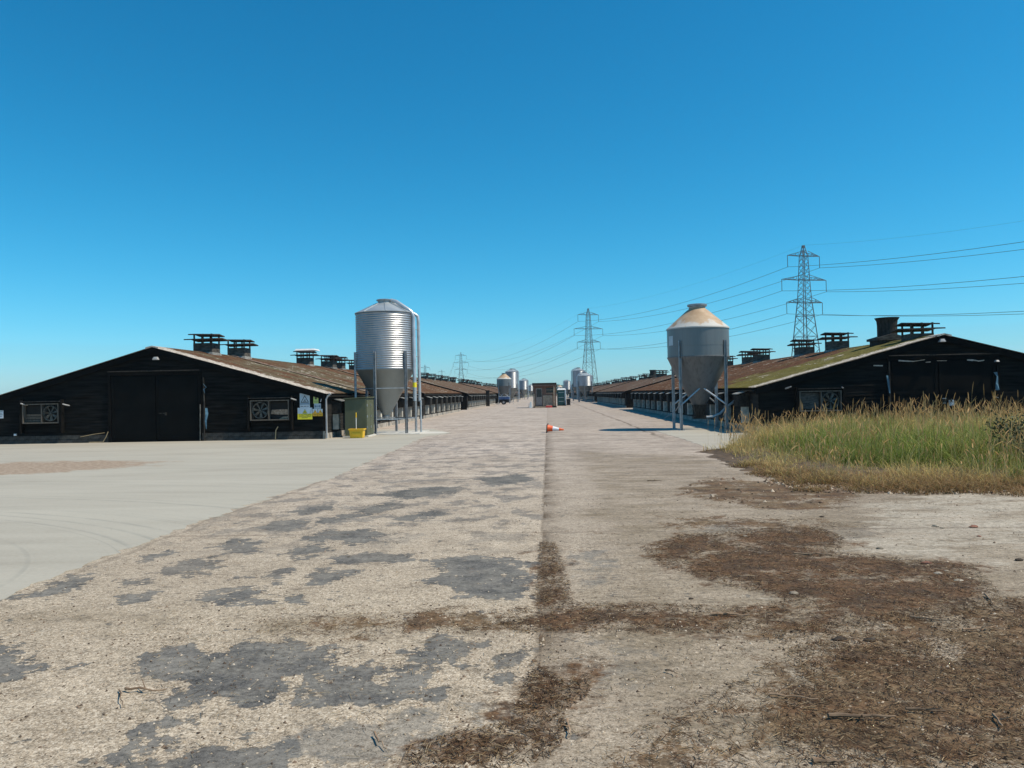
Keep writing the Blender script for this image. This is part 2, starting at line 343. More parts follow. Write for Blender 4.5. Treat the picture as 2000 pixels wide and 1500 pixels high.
DIRT=[[(1110,880),(1380,890),(1500,930),(2300,930),(2300,1500),(1180,1500),(1140,1200),(1180,1000)],[(-80,1190),(160,1185),(360,1205),(330,1240),(100,1250),(-80,1240)],[(1320,890),(1500,930),(1800,960),(1700,1010),(1300,1040),(1100,1010),(1250,930)],
 [(1200,1180),(2300,1180),(2300,1520),(1150,1520),(1250,1350)],[(480,1200),(1000,1190),(1000,1245),(480,1250)]]
PALE=[[(1690,985),(1850,958),(2300,950),(2300,1110),(1950,1110),(1780,1088),(1650,1075)],[(1720,1295),(1780,1298),(1785,1310),(1730,1308)],[(1520,1295),(1600,1290),(1610,1330),(1540,1330)],[(1410,1145),(1540,1160),(1530,1175),(1430,1160)]]
def axis(segs):
    out=[segs[0][0]]
    for a,b,st in segs:
        n=max(1,int(round((b-a)/st))); out += list(np.linspace(a,b,n+1)[1:])
    return np.array(out)
xs=axis([(-9.4,-6,.5),(-6,6,.07),(6,9.5,.1),(9.5,26,1.0)])
ys=[-12,-6,-2,0,1.5,2.4]; y=2.5
while y<46: ys.append(y); y+=max(.05,.0075*y)
ys=np.array(ys+[50,60,80,110,150,200,260,340,460,640])
X,Y=np.meshgrid(xs,ys); nx,ny=len(xs),len(ys)
def field(polys, sc):
    d=np.full(X.shape,-9.0)
    for p in polys: d=np.maximum(d,sdf(gp(p),X,Y))
    return np.clip(.5+.5*d/sc,0,1)
mt=field(TAR,.18); mtf=field(TARF,.25); ml=field(LIT,.35); mls=field(LITS,.5); md=field(DIRT,.5); mp=field(PALE,.35)
Z=np.zeros_like(X)
# the litter lies a little proud, the slabs left and right of the joint differ slightly in height
near=(Y<12)
Z+= .012*np.clip((ml-.5)*2,0,1)*near*rng.random(X.shape)
Z-= .010*np.exp(-((X+.1)/.05)**2)*(Y>4)*(Y<40)
Z+= .004*rng.standard_normal(X.shape)*0.25*near
co=np.stack([X,Y,Z],-1).reshape(-1,3)
idx=np.arange(nx*ny).reshape(ny,nx); q=np.stack([idx[:-1,:-1],idx[:-1,1:],idx[1:,1:],idx[1:,:-1]],-1).reshape(-1,4)
def fastmesh(name, co, quads, mat, attrs=None, k=4, smooth=False):
    me=bpy.data.meshes.new(name); me.vertices.add(len(co)); me.vertices.foreach_set('co',np.ascontiguousarray(co,dtype=np.float32).ravel())
    nf=len(quads); me.loops.add(nf*k); me.polygons.add(nf)
    me.loops.foreach_set('vertex_index',np.ascontiguousarray(quads,dtype=np.int32).ravel())
    me.polygons.foreach_set('loop_start',np.arange(0,nf*k,k,dtype=np.int32)); me.polygons.foreach_set('loop_total',np.full(nf,k,dtype=np.int32))
    if smooth: me.polygons.foreach_set('use_smooth',np.ones(nf,dtype=bool))
    for an,arr in (attrs or {}).items():
        a=me.attributes.new(an,'FLOAT_COLOR','POINT'); a.data.foreach_set('color',np.ascontiguousarray(arr,dtype=np.float32).ravel())
    me.update(calc_edges=True); me.validate(); me.materials.append(mat)
    o=bpy.data.objects.new(name,me); COL.objects.link(o); WL[o.name]=Vector((0,0,0)); return o
def yard_mat():
    m,n,b=newmat('old_exposed_aggregate_concrete'); h=N(n); p=h.pos(); xyz=h.sep(p)
    a=h.attr('masks_one'); a2=h.attr('masks_two')
    s1=h.sep(a[0]); t_,tf_,l_ = s1[0],s1[1],s1[2]; s2=h.sep(a2[0]); ls_,d_,p_=s2[0],s2[1],s2[2]
    fb=h.noise(p,.35,4,.55); fm=h.noise(p,2.2,6,.62); ff=h.noise(p,14,5,.7); fg=h.noise(p,70,3,.7); fgg=h.noise(p,230,2,.6)
    peb=h.vor(p,105,out=1); pb=n.nodes.new('ShaderNodeRGBToBW'); n.links.new(peb,pb.inputs[0]); pebd=h.vor(p,105)
    # exposed aggregate: individual pebbles of many tones in a buff matrix
    conc=h.ramp(pb.outputs[0],[(.12,(.10,.072,.05)),(.38,(.32,.258,.185)),(.62,(.46,.378,.28)),(.9,(.68,.60,.49))])
    conc=h.mix(.38,conc,h.ramp(fm,[(.3,(.27,.21,.145)),(.7,(.52,.43,.32))]))
    conc=h.mix(h.ramp(fg,[(.57,0.0),(.68,.75)]),conc,(.10,.075,.055))
    conc=h.mix(h.ramp(fgg,[(.62,0.0),(.70,.7)]),conc,(.08,.06,.045))
    conc=h.mix(h.ramp(fgg,[(.30,.6),(.36,0.0)]),conc,(.66,.62,.55))
    far=h.ramp(h.math('MULTIPLY',xyz[1],1/60.0),[(.10,0.0),(.40,1.0)])
    conc=h.mix(far,conc,h.ramp(fm,[(.3,(.33,.272,.225)),(.7,(.50,.425,.360))]))
    # right-hand slab is greyer and dirtier
    rt=h.ramp(h.math('MULTIPLY_ADD',xyz[0],1.0,.6),[(.495,0.0),(.505,1.0)]); conc=h.mix(h.math('MULTIPLY',rt,.55),conc,h.mix(.5,conc,(.23,.185,.145)))
    conc=h.mix(h.ramp(h.math('ADD',p_,h.math('MULTIPLY',h.math('SUBTRACT',fm,.5),1.1)),[(.50,0.0),(.9,.3)]),conc,h.ramp(ff,[(.3,(.30,.25,.19)),(.7,(.56,.49,.40))]))
    conc=h.mix(h.ramp(h.vor(p,34),[(.10,.7),(.16,0.0)]),conc,(.13,.10,.072))
    # bitumen remains
    en=h.math('MULTIPLY',h.math('SUBTRACT',h.noise(p,4.2,7,.60,0),.5),2.8); en=h.math('ADD',en,h.math('MULTIPLY',h.math('SUBTRACT',h.noise(p,17,5,.6),.5),1.3))
    tk=h.ramp(h.math('ADD',t_,en),[(.49,0.0),(.515,1.0)])
    # further away the same remains lie as streaks across the left slab
    st=h.noise(h.pos((1.0,.8,1)),1.9,8,.72); lx=h.ramp(h.math('MULTIPLY_ADD',xyz[0],.1,1.0),[(.50,0.0),(.58,1.0),(.985,1.0),(1.0,0.0)])
    dz=h.ramp(h.math('MULTIPLY',xyz[1],1/60.0),[(.12,0.0),(.17,1.0),(.36,.9),(.60,.25)])
    stk=h.math('MULTIPLY',h.math('MULTIPLY',h.ramp(st,[(.515,0.0),(.545,1.0)]),lx),dz)
    tcol=h.ramp(ff,[(.28,(.065,.060,.053)),(.5,(.145,.136,.120)),(.72,(.23,.213,.183))])
    tcol=h.mix(h.ramp(h.noise(p,3.3,5,.6),[(.44,0.0),(.56,.85)]),tcol,h.ramp(h.noise(p,30,5,.8),[(.34,(.028,.028,.029)),(.5,(.075,.073,.072)),(.62,(.15,.142,.128))]))
    tcol=h.mix(h.ramp(fgg,[(.60,0.0),(.68,.6)]),tcol,(.33,.30,.26)); tcol=h.mix(h.ramp(fm,[(.4,0.0),(.66,.6)]),tcol,(.235,.215,.185))
    rim=h.ramp(h.math('ADD',t_,en),[(.43,0.0),(.485,.92),(.512,0.0)])  # dark rim paints in the thin shadow along the raised bitumen edge
    c=h.mix(rim,conc,(.07,.06,.05)); c=h.mix(h.math('MULTIPLY',stk,.70),c,h.mix(far,tcol,(.17,.155,.145))); c=h.mix(tk,c,tcol)
    fk=h.ramp(h.math('ADD',tf_,en),[(.42,0.0),(.62,.62)]); c=h.mix(fk,c,h.mix(.5,tcol,(.20,.19,.17)))
    # soil and dirt films
    g0=h.noise(h.pos((.7,1,1)),17,7,.85)
    dk=h.ramp(h.math('ADD',d_,h.math('MULTIPLY',h.math('SUBTRACT',fm,.5),1.6)),[(.42,0.0),(.85,.85)]); dk=h.math('MULTIPLY',dk,h.ramp(h.noise(h.pos((.45,1,1)),1.5,8,.75),[(.38,.10),(.52,.62),(.64,1.0)])); c=h.mix(dk,c,h.ramp(g0,[(.34,(.065,.048,.028)),(.5,(.17,.13,.082)),(.66,(.31,.25,.175))]))
    c=h.mix(h.ramp(h.math('ADD',p_,h.math('MULTIPLY',h.math('SUBTRACT',h.noise(h.pos((.4,1,1)),1.9,8,.75),.5),4.5)),[(.72,0.0),(1.0,.75)]),c,h.ramp(g0,[(.34,(.24,.20,.15)),(.5,(.40,.35,.28)),(.66,(.58,.52,.43))]))
    sp=h.ramp(fb,[(.5,0.0),(.7,.35)]); c=h.mix(sp,c,(.23,.185,.14))
    # brown plant litter
    litc=h.ramp(h.noise(h.pos((1,1.6,1)),38,5,.8,1.2),[(.26,(.020,.010,.005)),(.42,(.070,.034,.014)),(.55,(.135,.068,.029)),(.66,(.22,.130,.062)),(.80,(.38,.27,.15))])
    litc=h.mix(h.ramp(h.noise(p,3.1,6,.7),[(.40,.75),(.58,0.0)]),litc,(.030,.019,.012))
    ln=h.math('ADD',h.math('MULTIPLY',h.math('SUBTRACT',h.noise(p,1.7,9,.68,.4),.5),3.2),h.math('MULTIPLY',h.math('SUBTRACT',ff,.5),1.3))
    lk=h.ramp(h.math('ADD',l_,ln),[(.46,0.0),(.88,.93)]); 
    lsk=h.ramp(h.math('ADD',ls_,h.math('ADD',ln,h.math('MULTIPLY',h.math('SUBTRACT',fg,.5),1.0))),[(.60,0.0),(.82,.9)])
    # dirt in the longitudinal joint
    jx=h.math('ADD',xyz[0],.10); jw=h.ramp(jx,[(0.0,0.0),(.012,1.0),(.05,.75),(.30,0.0)]); jk=h.math('MULTIPLY',jw,h.ramp(h.noise(p,1.5,6,.65),[(.40,.12),(.60,.95)]))
    edge=h.ramp(h.math('ABSOLUTE',jx),[(.008,.55),(.03,0.0)]); jk=h.math('MAXIMUM',jk,h.math('MULTIPLY',edge,h.ramp(fm,[(.4,.2),(.6,1.0)])))
    jk=h.math('MULTIPLY',jk,h.ramp(h.math('MULTIPLY',xyz[1],1/60.0),[(.45,1.0),(.60,.25)]))
    c=h.mix(jk,c,(.10,.068,.040))
    c=h.mix(lk,c,litc); c=h.mix(lsk,c,h.mix(h.ramp(h.noise(p,2.4,7,.7),[(.42,0.0),(.6,.6)]),litc,h.ramp(g0,[(.34,(.09,.058,.028)),(.5,(.21,.145,.078)),(.66,(.34,.25,.15))])))
    # joints across the slabs, cracks
    ym=h.math('ABSOLUTE',h.math('SUBTRACT',h.math('FRACT',h.math('MULTIPLY_ADD',h.math('SUBTRACT',fm,.5),.03,h.math('MULTIPLY',xyz[1],1/6.1))),.5))
    cj=h.ramp(ym,[(.0,.4),(.004,.4),(.010,0.0)]); cj=h.math('MULTIPLY',cj,h.ramp(fb,[(.42,.2),(.55,1.0)])); c=h.mix(cj,c,(.12,.09,.065))
    xj=h.math('ABSOLUTE',h.math('ADD',h.math('MULTIPLY_ADD',h.math('SUBTRACT',fb,.5),.8,xyz[0]),4.55)); c=h.mix(h.ramp(xj,[(.015,.35),(.05,0.0)]),c,(.14,.11,.08))
    xr=h.math('ABSOLUTE',h.math('ADD',h.math('MULTIPLY_ADD',h.math('SUBTRACT',fb,.5),.9,xyz[0]),-4.0)); yk=h.ramp(h.math('MULTIPLY',xyz[1],1/60.0),[(.42,0.0),(.50,.8)])
    c=h.mix(h.math('MULTIPLY',h.math('MULTIPLY',h.ramp(xr,[(.03,1.0),(.11,0.0)]),yk),h.ramp(fm,[(.36,.2),(.5,1.0)])),c,(.12,.09,.065))
    gf=h.ramp(h.noise(h.pos((.22,.9,1)),1.5,9,.86),[(.38,.48),(.48,.97),(.60,1.22)]); c=h.mix(h.math('MULTIPLY',far,.9),c,h.mix(1.0,c,gf,'MULTIPLY'))
    g1=h.noise(h.pos((.8,1,1)),26,6,.85); g2=h.noise(h.pos((.55,1,1)),5.5,7,.8); kk=h.math('MULTIPLY',h.ramp(g1,[(.36,.42),(.47,1.0),(.62,1.28)]),h.ramp(g2,[(.36,.66),(.47,1.0),(.62,1.10)]))
    c=h.mix(1.0,c,kk,'MULTIPLY')
    n.links.new(c,b.inputs['Base Color']); b.inputs['Roughness'].default_value=.93; b.inputs['Specular IOR Level'].default_value=.25
    hh=h.math('MULTIPLY_ADD',pebd,-.5,h.math('MULTIPLY',fg,.6)); hh=h.math('MULTIPLY_ADD',tk,.7,hh); hh=h.math('MULTIPLY_ADD',lk,h.noise(p,45,4,.8),hh); hh=h.math('MULTIPLY_ADD',ff,.5,hh)
    n.links.new(h.bump(hh,.38,.008),b.inputs['Normal'])
    return m
M['yard']=yard_mat()
att1=np.stack([mt,mtf,ml,np.ones_like(ml)],-1).reshape(-1,4); att2=np.stack([mls,md,mp,np.ones_like(ml)],-1).reshape(-1,4)
road=fastmesh('road',co,q,M['yard'],{'masks_one':att1,'masks_two':att2},smooth=True); tag(road,kind='structure')
# fields to the horizon
m,n,b=newmat('dry_field'); h=N(n); p=h.pos(); f=h.noise(p,.02,6); f2=h.noise(p,.8,5)
n.links.new(h.mix(.5,h.ramp(f,[(.3,(.10,.10,.04)),(.7,(.24,.20,.11))]),h.ramp(f2,[(.3,(.07,.06,.03)),(.7,(.26,.22,.14))])),b.inputs['Base Color']); b.inputs['Roughness'].default_value=1
M['field']=m
g=MB(); S=9000; g.quad((-S,-S,-.03),(S,-S,-.03),(S,S,-.03),(-S,S,-.03)); tag(g.build('ground',M['field']),kind='structure')
# clean pale concrete apron on the left, pad on the right
def slab_mat(dust=True):
    m,n,b=newmat('smooth_pale_concrete'); h=N(n); p=h.pos(); xyz=h.sep(p); pw=h.pos((.22,1,1))
    f=h.noise(h.pos((.16,.8,1)),1.1,6,.6,.8); f2=h.noise(p,20,5,.7); fm=h.noise(p,1.4,5,.6); f3=h.noise(p,.3,3)
    c=h.ramp(f,[(.25,(.315,.282,.228)),(.5,(.41,.375,.312)),(.75,(.475,.44,.368))]); c=h.mix(.25,c,h.ramp(f2,[(.3,(.24,.22,.175)),(.7,(.46,.43,.36))]))
    c=h.mix(h.ramp(f3,[(.4,0.0),(.65,.35)]),c,(.43,.405,.335))
    # tyre and scraper tracks sweeping across
    dx=h.math('ADD',xyz[0],14.0); dy=h.math('ADD',xyz[1],-6.0); rr=h.math('SQRT',h.math('ADD',h.math('MULTIPLY',dx,dx),h.math('MULTIPLY',dy,h.math('MULTIPLY',dy,3.2))))
    cmb=n.nodes.new('ShaderNodeCombineXYZ'); n.links.new(rr,cmb.inputs[0]); tr=h.noise(cmb.outputs[0],2.6,5,.75)
    c=h.mix(h.math('MULTIPLY',h.ramp(tr,[(.53,0.0),(.62,.75)]),h.ramp(fm,[(.35,.15),(.6,1.0)])),c,(.24,.235,.205))
    if dust:
        ex=h.math('MULTIPLY',h.math('ADD',xyz[0],16.0),1/6.2); ey=h.math('MULTIPLY',h.math('ADD',h.math('SUBTRACT',xyz[1],18.6),h.math('MULTIPLY',h.math('ADD',xyz[0],14.0),-.25)),1/2.6)
        e=h.math('ADD',h.math('ADD',h.math('MULTIPLY',ex,ex),h.math('MULTIPLY',ey,ey)),h.math('MULTIPLY',h.math('SUBTRACT',fm,.5),1.3))
        g2=h.vor(p,60,out=1); bw=n.nodes.new('ShaderNodeRGBToBW'); n.links.new(g2,bw.inputs[0])
        c=h.mix(h.ramp(e,[(.72,1.0),(.98,0.0)]),c,h.ramp(h.noise(p,9,5,.75),[(.3,(.17,.12,.08)),(.5,(.33,.25,.18)),(.7,(.50,.41,.32))]))
        # spilt feed and lime below the silo
        ex=h.math('MULTIPLY',h.math('ADD',xyz[0],6.2),1/2.2); ey=h.math('MULTIPLY',h.math('SUBTRACT',xyz[1],33.9),1/1.3)
        e=h.math('ADD',h.math('ADD',h.math('MULTIPLY',ex,ex),h.math('MULTIPLY',ey,ey)),h.math('MULTIPLY',h.math('SUBTRACT',fm,.5),1.0))
        c=h.mix(h.ramp(e,[(.5,.8),(1.0,0.0)]),c,(.62,.59,.53))
    n.links.new(c,b.inputs['Base Color']); b.inputs['Roughness'].default_value=.85; b.inputs['Specular IOR Level'].default_value=.3
    n.links.new(h.bump(f2,.25,.004),b.inputs['Normal']); return m
def noisy(pts, amp=.05, step=.35):
    out=[]
    for i in range(len(pts)):
        if i==len(pts)-1: out.append(pts[i]); break
        a=Vector(pts[i]); b=Vector(pts[i+1]); n=max(1,min(60,int((b-a).length/step)))
        for k in range(n):
            q=a.lerp(b,k/n); out.append((q.x+random.gauss(0,amp)*min(1,q.y/12),q.y+random.gauss(0,amp*.6)))
    return out
def sheet(name, pts, z, mat):
    g=MB(); n=len(pts); g.v=[(x,y,z) for x,y in pts]+[(x,y,z-.02) for x,y in pts]; g.f=[tuple(range(n))]+[(i,i+n,(i+1)%n+n,(i+1)%n) for i in range(n)]
    o=g.build(name,mat); return tag(o,kind='structure')
ap=gp([(0,1170),(90,1133),(200,1093),(330,1040),(480,988),(650,933),(740,893),(830,853),(880,846),(845,838)])
ap=[(-4.6,-12),(-4.55,-2),(-4.45,3)]+ap+[(-8.7,38),(-8.7,30.6),(-60,30.6),(-60,-12)]
if True:
    a=noisy(ap[:13],.05,.12); 
    sheet('concrete_apron',a+ap[13:],.006,slab_mat())
pr=gp([(1278,841),(1330,857),(1375,872),(1398,884)])
pr=[(5.3,34.6)]+pr+[(4.9,18.5),(5.5,16),(9,14.5),(30,14.5),(30,29.8),(8.0,29.8),(8.0,35.5)]
sheet('concrete_pad',noisy(pr[:5],.04,.3)+pr[5:],.006,slab_mat(False))
g=MB(); g.box(8.0,8.8,29.4,66,0,.03); 
# ------------------------------------------------------------------ sheds
SW=13.8; EAVE=1.78; RIDGE=3.76; XL=-8.9; XR=7.95; YL=30.2; YR=29.4
def roofz(x, xe, xr, lift=0): # eave x, ridge x
    return EAVE+lift+(RIDGE-EAVE)*abs(x-xe)/abs(xr-xe)
vn=rng.random((64,64))
def vnoise(x,y,s):
    x=x*s; y=y*s; xi=np.floor(x).astype(int); yi=np.floor(y).astype(int); fx=x-xi; fy=y-yi; fx=fx*fx*(3-2*fx); fy=fy*fy*(3-2*fy)
    g=lambda i,j: vn[(i)%64,(j)%64]
    return (g(xi,yi)*(1-fx)+g(xi+1,yi)*fx)*(1-fy)+(g(xi,yi+1)*(1-fx)+g(xi+1,yi+1)*fx)*fy
def roof_slope(parent, xe, xr, y0, y1, mat, near, name='roof_slope'):
    sg=1 if xr>xe else -1; dy=.0365 if near else .6; ns=48 if near else 6
    yy=np.linspace(y0-.18,y1+.15,int((y1-y0)/dy)); ss=np.linspace(0,1,ns)
    xe2=xe-sg*.16; Yg,Sg=np.meshgrid(yy,ss); Xg=xe2+(xr-xe2)*Sg
    Zg=(EAVE-.045)+(RIDGE-EAVE+.045)*Sg+.06
    if near:
        Zg+=.022*np.cos(2*np.pi*Yg/.146)
        row=np.floor(Sg*5); Zg+= .014*(1-(Sg*5-row))
        mo=vnoise(Xg+50,Yg,1.3)*.5+vnoise(Xg+50,Yg,3.7)*.3+vnoise(Xg+50,Yg,9)*.2
        Zg+= .07*np.clip(mo-.42,0,1)*np.clip((Yg-y0)*1.2,0.1,1)*np.clip(Sg*8,0,1)*np.clip((1-Sg)*12,0,1)
        Zg+= .02*(vnoise(Xg,Yg,.35)-.5)
    c=np.stack([Xg,Yg,Zg],-1).reshape(-1,3)-np.array(WL[parent.name])
    n=len(yy); idx=np.arange(n*ns).reshape(ns,n); qq=np.stack([idx[:-1,:-1],idx[:-1,1:],idx[1:,1:],idx[1:,:-1]],-1).reshape(-1,4)
    if sg>0: qq=qq[:,::-1]
    o=fastmesh(name,c,qq,mat,smooth=True); o.parent=parent; o.location=(0,0,0); WL[o.name]=WL[parent.name]; return o
def boards_gable(parent, x0, x1, y, z0, holes, name='weatherboarding', mat=None, exp=.125, sgn=-1):
    """lapped boards filling a gable between walls x0<x1, facing -Y (sgn -1); holes=(xa,xb,za,zb)"""
    xm=(x0+x1)/2; g=MB(); z=z0
    def lim(zz):
        if zz<=EAVE: return x0,x1
        k=(zz-EAVE)/(RIDGE-EAVE); return x0+(xm-x0)*k, x1+(xm-x1)*k
    while z<RIDGE-.08:
        zt=min(z+exp*1.12,RIDGE-.02); a0,b0=lim(z); a1,b1=lim(zt); j=random.uniform(-.003,.003)
        spans=[(a0,b0,a1,b1)]
        for xa,xb,za,zb in holes:
            if z<zb-.02 and zt>za+.02:
                ns=[]
                for (p,q_,r,s) in spans:
                    if xa>p and xb<q_: ns += [(p,xa,r,xa),(xb,q_,xb,s)]
                    else: ns.append((p,q_,r,s))
                spans=ns
        for p,q_,r,s in spans:
            if q_-p<.05: continue
            # joints between board lengths
            cuts=[p]; c=p+random.uniform(1.5,3.6)
            while c<q_-.6: cuts.append(c); c+=random.uniform(2.4,3.8)
            cuts.append(q_)
            for i in range(len(cuts)-1):
                u0,u1=cuts[i]+(.004 if i else 0),cuts[i+1]; t0=r if i==0 else u0; t1=s if i==len(cuts)-2 else u1
                if t1<=t0: continue
                jj=j+random.uniform(-.004,.004); yb=y+sgn*(.036+jj); yt=y+sgn*.004
                if sgn<0: g.quad((u0,yb,z),(u1,yb,z),(t1,yt,zt),(t0,yt,zt)); g.quad((u0,y,z),(u1,y,z),(u1,yb,z),(u0,yb,z))
                else: g.quad((u1,yb,z),(u0,yb,z),(t0,yt,zt),(t1,yt,zt))
        z+=exp
    return g.build(name,mat or M['tarboard'],parent,kind='stuff')
def boards_side(parent, x, y0, y1, z0, z1, out, mat, name='weatherboarding', exp=.13):
    g=MB(); z=z0
    while z<z1-.02:
        zt=min(z+exp*1.1,z1); c=y0
        while c<y1:
            e=min(y1,c+random.uniform(2.5,4.5)); j=random.uniform(0,.006); xb=x+out*(.026+j); xt=x+out*.004
            g.quad((xb,c,z),(xb,e-.004,z),(xt,e-.004,zt),(xt,c,zt)); g.quad((x,c,z),(x,e,z),(xb,e,z),(xb,c,z)); c=e
        z+=exp
    return g.build(name,mat,parent,kind='stuff')
# --- prototypes
def vent_proto(parent, x, y, side):
    """louvred ridge vent: timber stack with two board caps on posts"""
    zb=RIDGE-.35; w=.44; zt=RIDGE+.50
    g=MB(); g.box(x-w,x+w,y-w,y+w,zb,zt)
    o=g.build('roof_vent',M['ventboard'],parent,loc=(x,y,zb))
    for (dz,ov,tilt) in ((.14,.30,.02),(.38,.16,-.035)):
        for k in (-1,1):
            a=MB(); z=zt+dz
            # each cap is a pair of shallow pitched boards
            b_=[(x-w-ov,y,z+.045),(x+w+ov,y,z+.045+tilt),(x+w+ov,y+k*(w+ov),z-.015+tilt),(x-w-ov,y+k*(w+ov),z-.015)]
            if k<0: b_=b_[::-1]
            a.hexa(b_,[(p[0],p[1],p[2]+.05) for p in b_]); c=a.build('cap_board',M['capboard'],o)
    a=MB()
    for i in (-1,0,1):
        for j in (-1,1):
            a.box(x+i*(w-.035)-.03,x+i*(w-.035)+.03,y+j*(w-.035)-.03,y+j*(w-.035)+.03,zt,zt+.43)
    each(a,'post',M['ventboard'],o)
    f=MB(); f.hexa([(x-w-.1,y-w-.12,zb+.12),(x+w+.1,y-w-.12,zb+.12),(x+w+.1,y+w+.12,zb+.12),(x-w-.1,y+w+.12,zb+.12)],[(x-w-.02,y-w-.03,zb+.42),(x+w+.02,y-w-.03,zb+.42),(x+w+.02,y+w+.03,zb+.42),(x-w-.02,y+w+.03,zb+.42)])
    f.build('flashing',M['lid'],o)
    return o
def inlet_proto(parent, x, y, out):
    """side air inlet: hood box with sloping lid, pale baffle board below"""
    g=MB(); a,b_=sorted((x+out*.005,x+out*.42)); 
    g.hexa([(a,y-.42,.98),(b_,y-.42,.98),(b_,y+.42,.98),(a,y+.42,.98)],
           [(a,y-.42,1.56 if out>0 else 1.42),(b_,y-.42,1.42 if out>0 else 1.56),(b_,y+.42,1.42 if out>0 else 1.56),(a,y+.42,1.56 if out>0 else 1.42)])
    o=g.build('air_inlet',M['oldblack'],parent,loc=(x,y,1.0))
    g=MB(); zi,zo=1.605,1.45
    p=[(x+out*.005,y-.47,zi),(x+out*.49,y-.47,zo),(x+out*.49,y+.47,zo),(x+out*.005,y+.47,zi)]
    if out<0: p=p[::-1]
    g.hexa(p,[(u,v,w+.03) for u,v,w in p]); g.build('lid',M['lid'],o)
    g=MB()
    for k in range(4):
        zz=1.02+k*.1; q0,q1=sorted((x+out*.425,x+out*.445)); g.box(q0,q1,y-.40,y+.40,zz,zz+.075)
        q0,q1=sorted((x+out*.03,x+out*.42)); g.box(q0,q1,y-.442,y-.422,zz,zz+.075)
    g.build('slat',M['oldblack'],o,kind='stuff')
    g=MB(); q0,q1=sorted((x+out*.03,x+out*.27)); g.box(q0,q1,y-.32,y-.04,.33,.96); g.build('baffle_board',M['baffle'],o)
    return o
def cowl(parent,x,y):
    zb=RIDGE-.35; g=MB(); g.box(x-.55,x+.55,y-.5,y+.5,zb,RIDGE+.16); o=g.build('fan_cowl',M['oldblack'],parent,loc=(x,y,zb))
    g=MB(); g.v=[(x-.66,y-.56,RIDGE+.14),(x+.66,y-.56,RIDGE+.14),(x+.66,y+.56,RIDGE+.14),(x-.66,y+.56,RIDGE+.14),(x-.66,y-.56,RIDGE+.24),(x+.66,y-.56,RIDGE+.24),(x+.66,y+.56,RIDGE+.24),(x-.66,y+.56,RIDGE+.24),(x,y-.56,RIDGE+.42),(x,y+.56,RIDGE+.42)]
    g.f=[(0,3,2,1),(0,1,5,8,4),(2,3,7,9,6),(1,2,6,5),(3,0,4,7),(4,8,9,7),(5,6,9,8)]; g.build('cowl_base',M['ventboard'],o)
    g=MB(); g.lathe([(.40,RIDGE+.3),(.40,RIDGE+.80),(.42,RIDGE+1.0),(.50,RIDGE+1.13),(.47,RIDGE+1.13),(.38,RIDGE+.9),(.37,RIDGE+.3)],(x,y),28); g.build('flared_duct',M['oldblack'],o,smooth=True)
    return o
PROTO={}
